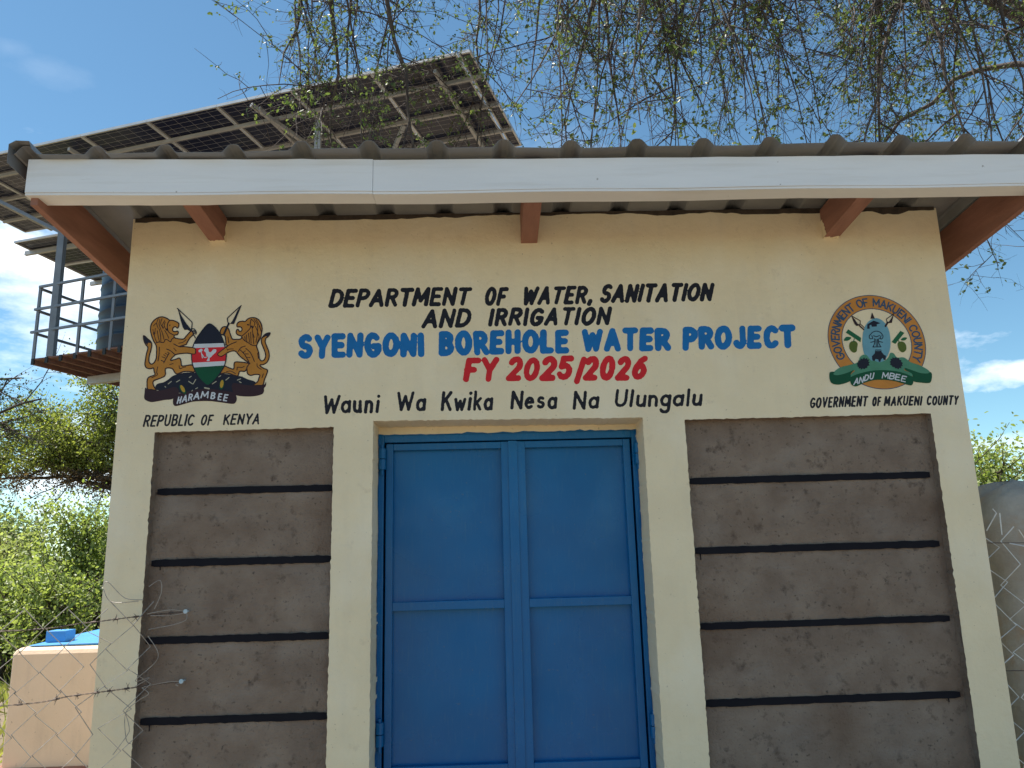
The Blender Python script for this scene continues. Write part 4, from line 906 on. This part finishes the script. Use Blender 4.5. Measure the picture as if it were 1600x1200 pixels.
def overhead_tree():
    root = empty('thorn_tree', (10.6, 6.8, 0), 'large thorny tree drooping thin leafy branches over the pump house roof', 'tree')
    hub = np.array([10.2, 6.4, 4.6]); tr = MB().tube([(10.6,6.8,0),(10.5,6.7,1.2),(10.35,6.6,2.6),tuple(hub)], [.30,.26,.23,.20], 12)
    # (end point, height of the arch): the limbs arch over high above the roof and hang their boughs down behind it
    ends = [((-2.9,4.5,8.6),10.6),((-1.6,3.5,7.7),10.2),((.2,2.9,7.3),9.9),((-.4,5.4,9.2),11.0),((1.9,3.2,7.4),9.7),((3.3,2.7,7.0),9.4),((2.0,5.6,9.3),10.8),((4.6,3.0,7.2),9.2),((4.2,5.2,8.9),10.3),((5.9,3.4,7.4),9.0),((6.6,4.6,8.1),9.2),((8.6,4.2,7.0),8.8),((9.6,7.6,7.4),9.0),((6.6,9.4,7.6),9.2)]
    K = 16; limbs = []
    for e, apex in ends:
        e = np.array(e); h = e-hub; p = bez(hub, hub+np.array([h[0]*.02, h[1]*.1, 4.8]), hub+np.array([h[0]*.58, h[1]*.7, apex-hub[2]+1.6]), e, K); p[1:] += rng.normal(size=(K-1, 3))*.06; limbs.append(p)
    LP = np.array(limbs); LR = np.linspace(.085, .022, K)[None].repeat(len(limbs), 0)
    # hanging boughs
    wts = np.array([.85,1.0,1.25,.75,1.1,1.0,.65,.75,.5,.55,.4,.2,.2,.2]); Q = []; QR = []; Kd = 10
    for li, w in enumerate(wts):
        for _ in range(int(w*8)):
            t = rng.uniform(.80, 1)*(K-1); i = min(int(t), K-2); s = LP[li, i]+(LP[li, i+1]-LP[li, i])*(t-i)
            a = rng.uniform(0, 2*math.pi); hd = np.array([math.cos(a), .6*math.sin(a)])+np.array([-.35, -.1]); hl_ = rng.uniform(.2, 1.9); u_ = np.linspace(0, 1, Kd)[:, None]
            zb = 1.6+(s[1]+3.5)*.566; drop = max(.8, (s[2]-zb)*rng.uniform(.7, 1.4))
            p = s+np.concatenate([hd[None]*hl_*u_**.8, .3*np.sin(u_*2.4)-drop*u_**1.35], 1); p[1:] += np.cumsum(rng.normal(size=(Kd-1, 3))*.035, 0); Q.append(p); QR.append(np.linspace(rng.uniform(.012, .026) if rng.random() < .7 else .04, .005, Kd))
    p = bez(np.array([7.4,4.2,7.6]), np.array([6.3,3.9,6.4]), np.array([4.6,3.6,5.3]), np.array([5.15,3.7,4.25]), Kd); Q.append(p); QR.append(np.linspace(.013, .004, Kd))
    Q = np.array(Q); QR = np.array(QR); Q[..., 2] = np.maximum(Q[..., 2], 3.9)
    S1, SR = grow_from(Q, QR, 6, .5, 1.5, 8, .16, .85, .0095, .11, .12)
    T1, R1 = grow_from(np.concatenate([S1[:, ::2], Q[:, 1:9:2]]), np.concatenate([SR[:, ::2], QR[:, 1:9:2]]), 9, .2, .8, 6, .14, 1.0, .0052, .14, .1)
    T2, R2 = grow_from(T1, R1, 3, .05, .26, 4, .08, 1.0, .0030, .12, .12)
    v, f = join([tubes_np(LP, LR, 8), tubes_np(Q, QR, 5)]); tr.build('trunk', BARK, root, True); np_mesh('boughs', v, f, BARK, root, True)
    v, f = join([tubes_np(S1, SR, 4), tubes_np(T1, R1, 3), tubes_np(T2, R2, 3)]); o = np_mesh('twigs', v, f, TWIG, root); o['kind'] = 'stuff'
    # leaves sit in small sprays at the nodes of some twigs; whole boughs are nearly bare
    leafy = rng.random(len(T1)) < .42; nodes = T1[leafy][:, 1:]; keep = rng.random(nodes.shape[:2]) < .55; C_ = nodes[keep]; k = 4
    C_ = np.repeat(C_, k, 0)+rng.normal(size=(len(C_)*k, 3))*.016
    tip = T2[rng.random(len(T2)) < .22][:, [2, 3]].reshape(-1, 3); C_ = np.concatenate([C_, np.repeat(tip, 2, 0)+rng.normal(size=(len(tip)*2, 3))*.008])
    v, f, t = leaves(C_, .040); o = np_mesh('foliage', v, f, LEAF_OVER, root, False, t); o['kind'] = 'stuff'
    print('overhead', len(Q), len(S1), len(T1), len(T2), 'leaves', len(C_))
overhead_tree()

def crown_tree(name, label, base, hub, ends, leaf, lsize, nb, nt, nl, group=None, trunk_r=.16, dead=None, nleaf=3, bl=(.6, 1.6), up_=-.05, sig=.10):
    root = empty(name, base, label, 'tree', group); base, hub = np.array(base, float), np.array(hub, float); K = 10
    MB().tube([tuple(base), tuple(base*.6+hub*.4+np.array([.1, 0, 0])), tuple(hub)], [trunk_r*1.2, trunk_r, trunk_r*.85], 10).build('trunk', BARK, root, True)
    LP = []
    for e in ends:
        e = np.array(e, float); h = e-hub; p = bez(hub, hub+h*.25+np.array([0, 0, .4]), hub+h*.7+np.array([0, 0, .5]), e, K); p[1:] += rng.normal(size=(K-1, 3))*.06; LP.append(p)
    LP = np.array(LP); LR = np.linspace(trunk_r*.55, .02, K)[None].repeat(len(LP), 0)
    B1, R1 = grow_from(LP, LR, nb, *bl, 7, up_, .6, .022, .09, .25); B2, R2 = grow_from(B1, R1, nt, .25, .7, 5, .0, .8, .008, .08, .2)
    v, f = join([tubes_np(LP, LR, 7), tubes_np(B1, R1, 4), tubes_np(B2, R2, 3)]); o = np_mesh('branches', v, f, BARK, root); o['kind'] = 'stuff'
    C_ = B2[:, 1:].reshape(-1, 3); C_ = np.repeat(C_, nleaf, 0)+rng.normal(size=(len(C_)*nleaf, 3))*sig
    if dead is not None:
        k = dead(C_); v, f, t = leaves(C_[k][::3], lsize*.9); o = np_mesh('dry_foliage', v, f, LEAF_DEAD, root, False, t); o['kind'] = 'stuff'; C_ = C_[~k]
    v, f, t = leaves(C_, lsize); o = np_mesh('crown', v, f, leaf, root, False, t); o['kind'] = 'stuff'; print(name, len(C_))
crown_tree('acacia_tree', 'yellow-green acacia tree with dry lower branches under the tank platform', (-8.6, 17.5, 0), (-9.0, 17.5, 3.0),
    [(-12.0,17.0,5.2),(-13.2,17.6,4.9),(-11.0,18.0,6.1),(-10.2,17.0,5.9),(-12.6,18.6,4.3),(-14.2,17.8,4.4),(-11.8,16.8,3.9),(-9.6,18.4,6.3),(-7.5,18,5.6),(-13.4,17.0,3.6)], LEAF_ACACIA, .075, 16, 9, 4,
    dead=lambda C: (C[:, 2] < 3.9) & (C[:, 0] > -13.3), nleaf=8, sig=.14)
crown_tree('thorn_tree', 'dark twiggy thorn tree at the far left edge', (-16.2, 15.6, 0), (-15.4, 15.4, 3.2),
    [(-11.0,15.2,5.4),(-11.5,15.0,6.0),(-11.9,15.5,5.0),(-13.4,15.6,6.2),(-16.5,16,6.5),(-17.5,15,5.6),(-12.2,14.6,4.6),(-11.8,15,5.6)], LEAF_DARK, .06, 12, 9, 3, nleaf=2)

def bush(name, label, c, rx, ry, h, leaf, lsize, n, stems=26, group=None):
    root = empty(name, c, label, 'bush', group); c = np.array(c, float); K = 7
    a = rng.uniform(0, 2*math.pi, stems); r = np.sqrt(rng.uniform(0, 1, stems)); e = np.stack([c[0]+rx*.8*r*np.cos(a), c[1]+ry*.8*r*np.sin(a), c[2]+h*np.sqrt(np.maximum(.05, 1-.75*r*r))*rng.uniform(.75, 1.02, stems)], 1)
    LP = np.array([bez(c+rng.normal(size=3)*np.array([.25, .25, 0]), c+(q-c)*np.array([.15, .15, .5]), c+(q-c)*np.array([.6, .6, .9]), q, K) for q in e]); LR = np.linspace(.03, .008, K)[None].repeat(stems, 0)
    B1, R1 = grow_from(LP, LR, 12, .3, .9, 5, -.05, .8, .010, .08, .3)
    v, f = join([tubes_np(LP, LR, 5), tubes_np(B1, R1, 3)]); o = np_mesh('stems', v, f, BARK, root); o['kind'] = 'stuff'
    P = B1[:, 1:].reshape(-1, 3); k = max(1, n//len(P)); C_ = np.repeat(P, k, 0)+rng.normal(size=(len(P)*k, 3))*.11
    clump = np.repeat(rng.uniform(0, 1, len(B1)), 4*k); v, f, t = leaves(C_, lsize, np.clip(clump*.6+rng.uniform(0, .4, len(C_)), 0, 1), updir=1.0); o = np_mesh('foliage', v, f, leaf, root, False, t); o['kind'] = 'stuff'
G_ = 'bushes left of the pump house'
bush('bush', 'tall pale bush below the acacia at the left edge', (-9.4, 10.2, 0), 1.9, 1.6, 2.35, LEAF_PALE, .075, 16000, group=G_)
bush('bush', 'rounded bright green bush beside the wall corner', (-7.3, 11.2, 0), 1.7, 1.5, 2.65, LEAF_BUSH, .07, 16000, group=G_)
bush('bush', 'low leafy bush just behind the peach chamber', (-6.6, 8.0, 0), 1.5, 1.0, 1.45, LEAF_BUSH, .06, 12000, 20, G_)
bush('bush', 'broad hazy green bush farthest behind the others', (-11.2, 14.2, 0), 2.4, 1.8, 2.9, LEAF_PALE, .085, 14000, group=G_)
bush('bush', 'yellowish bush half hidden behind the wall edge', (-8.4, 14.8, 0), 2.2, 1.5, 2.75, LEAF_ACACIA, .08, 12000, group=G_)
bush('bush', 'green thorny shrub behind the concrete pillar', (6.3, 6.4, 0), 1.4, 1.1, 2.95, LEAF_BUSH, .055, 16000, 30)

def grass():
    n = 26000; x = rng.uniform(-13, -2.2, n); y = rng.uniform(3.0, 14, n); k = rng.random(n) < .5+.5*np.sin(x*1.7)*np.cos(y*1.3); x, y = x[k], y[k]
    k = ~((x > -3.95) & (x < -2.2) & (y > 2.8) & (y < 4.4)); x, y = x[k], y[k]; n = len(x); h = rng.uniform(.10, .38, n); a = rng.uniform(0, 6.28, n); w = .006
    b = np.stack([x, y, np.full(n, -.02)], 1); s = np.stack([np.cos(a), np.sin(a), a*0], 1)*w; l = np.stack([rng.normal(size=n)*.10, rng.normal(size=n)*.10, h], 1)
    v = np.stack([b-s, b+s, b+l*.6+s*.7, b+l*np.array([1.3, 1.3, 1.0])], 1).reshape(-1, 3); f = np.arange(n*4).reshape(-1, 4)
    o = np_mesh('grass', v, f, GRASSM, None, False, np.repeat(rng.uniform(0, 1, n), 4)); tag(o, 'patchy sunlit grass among the bushes at left', 'grass', kind='stuff')
grass()
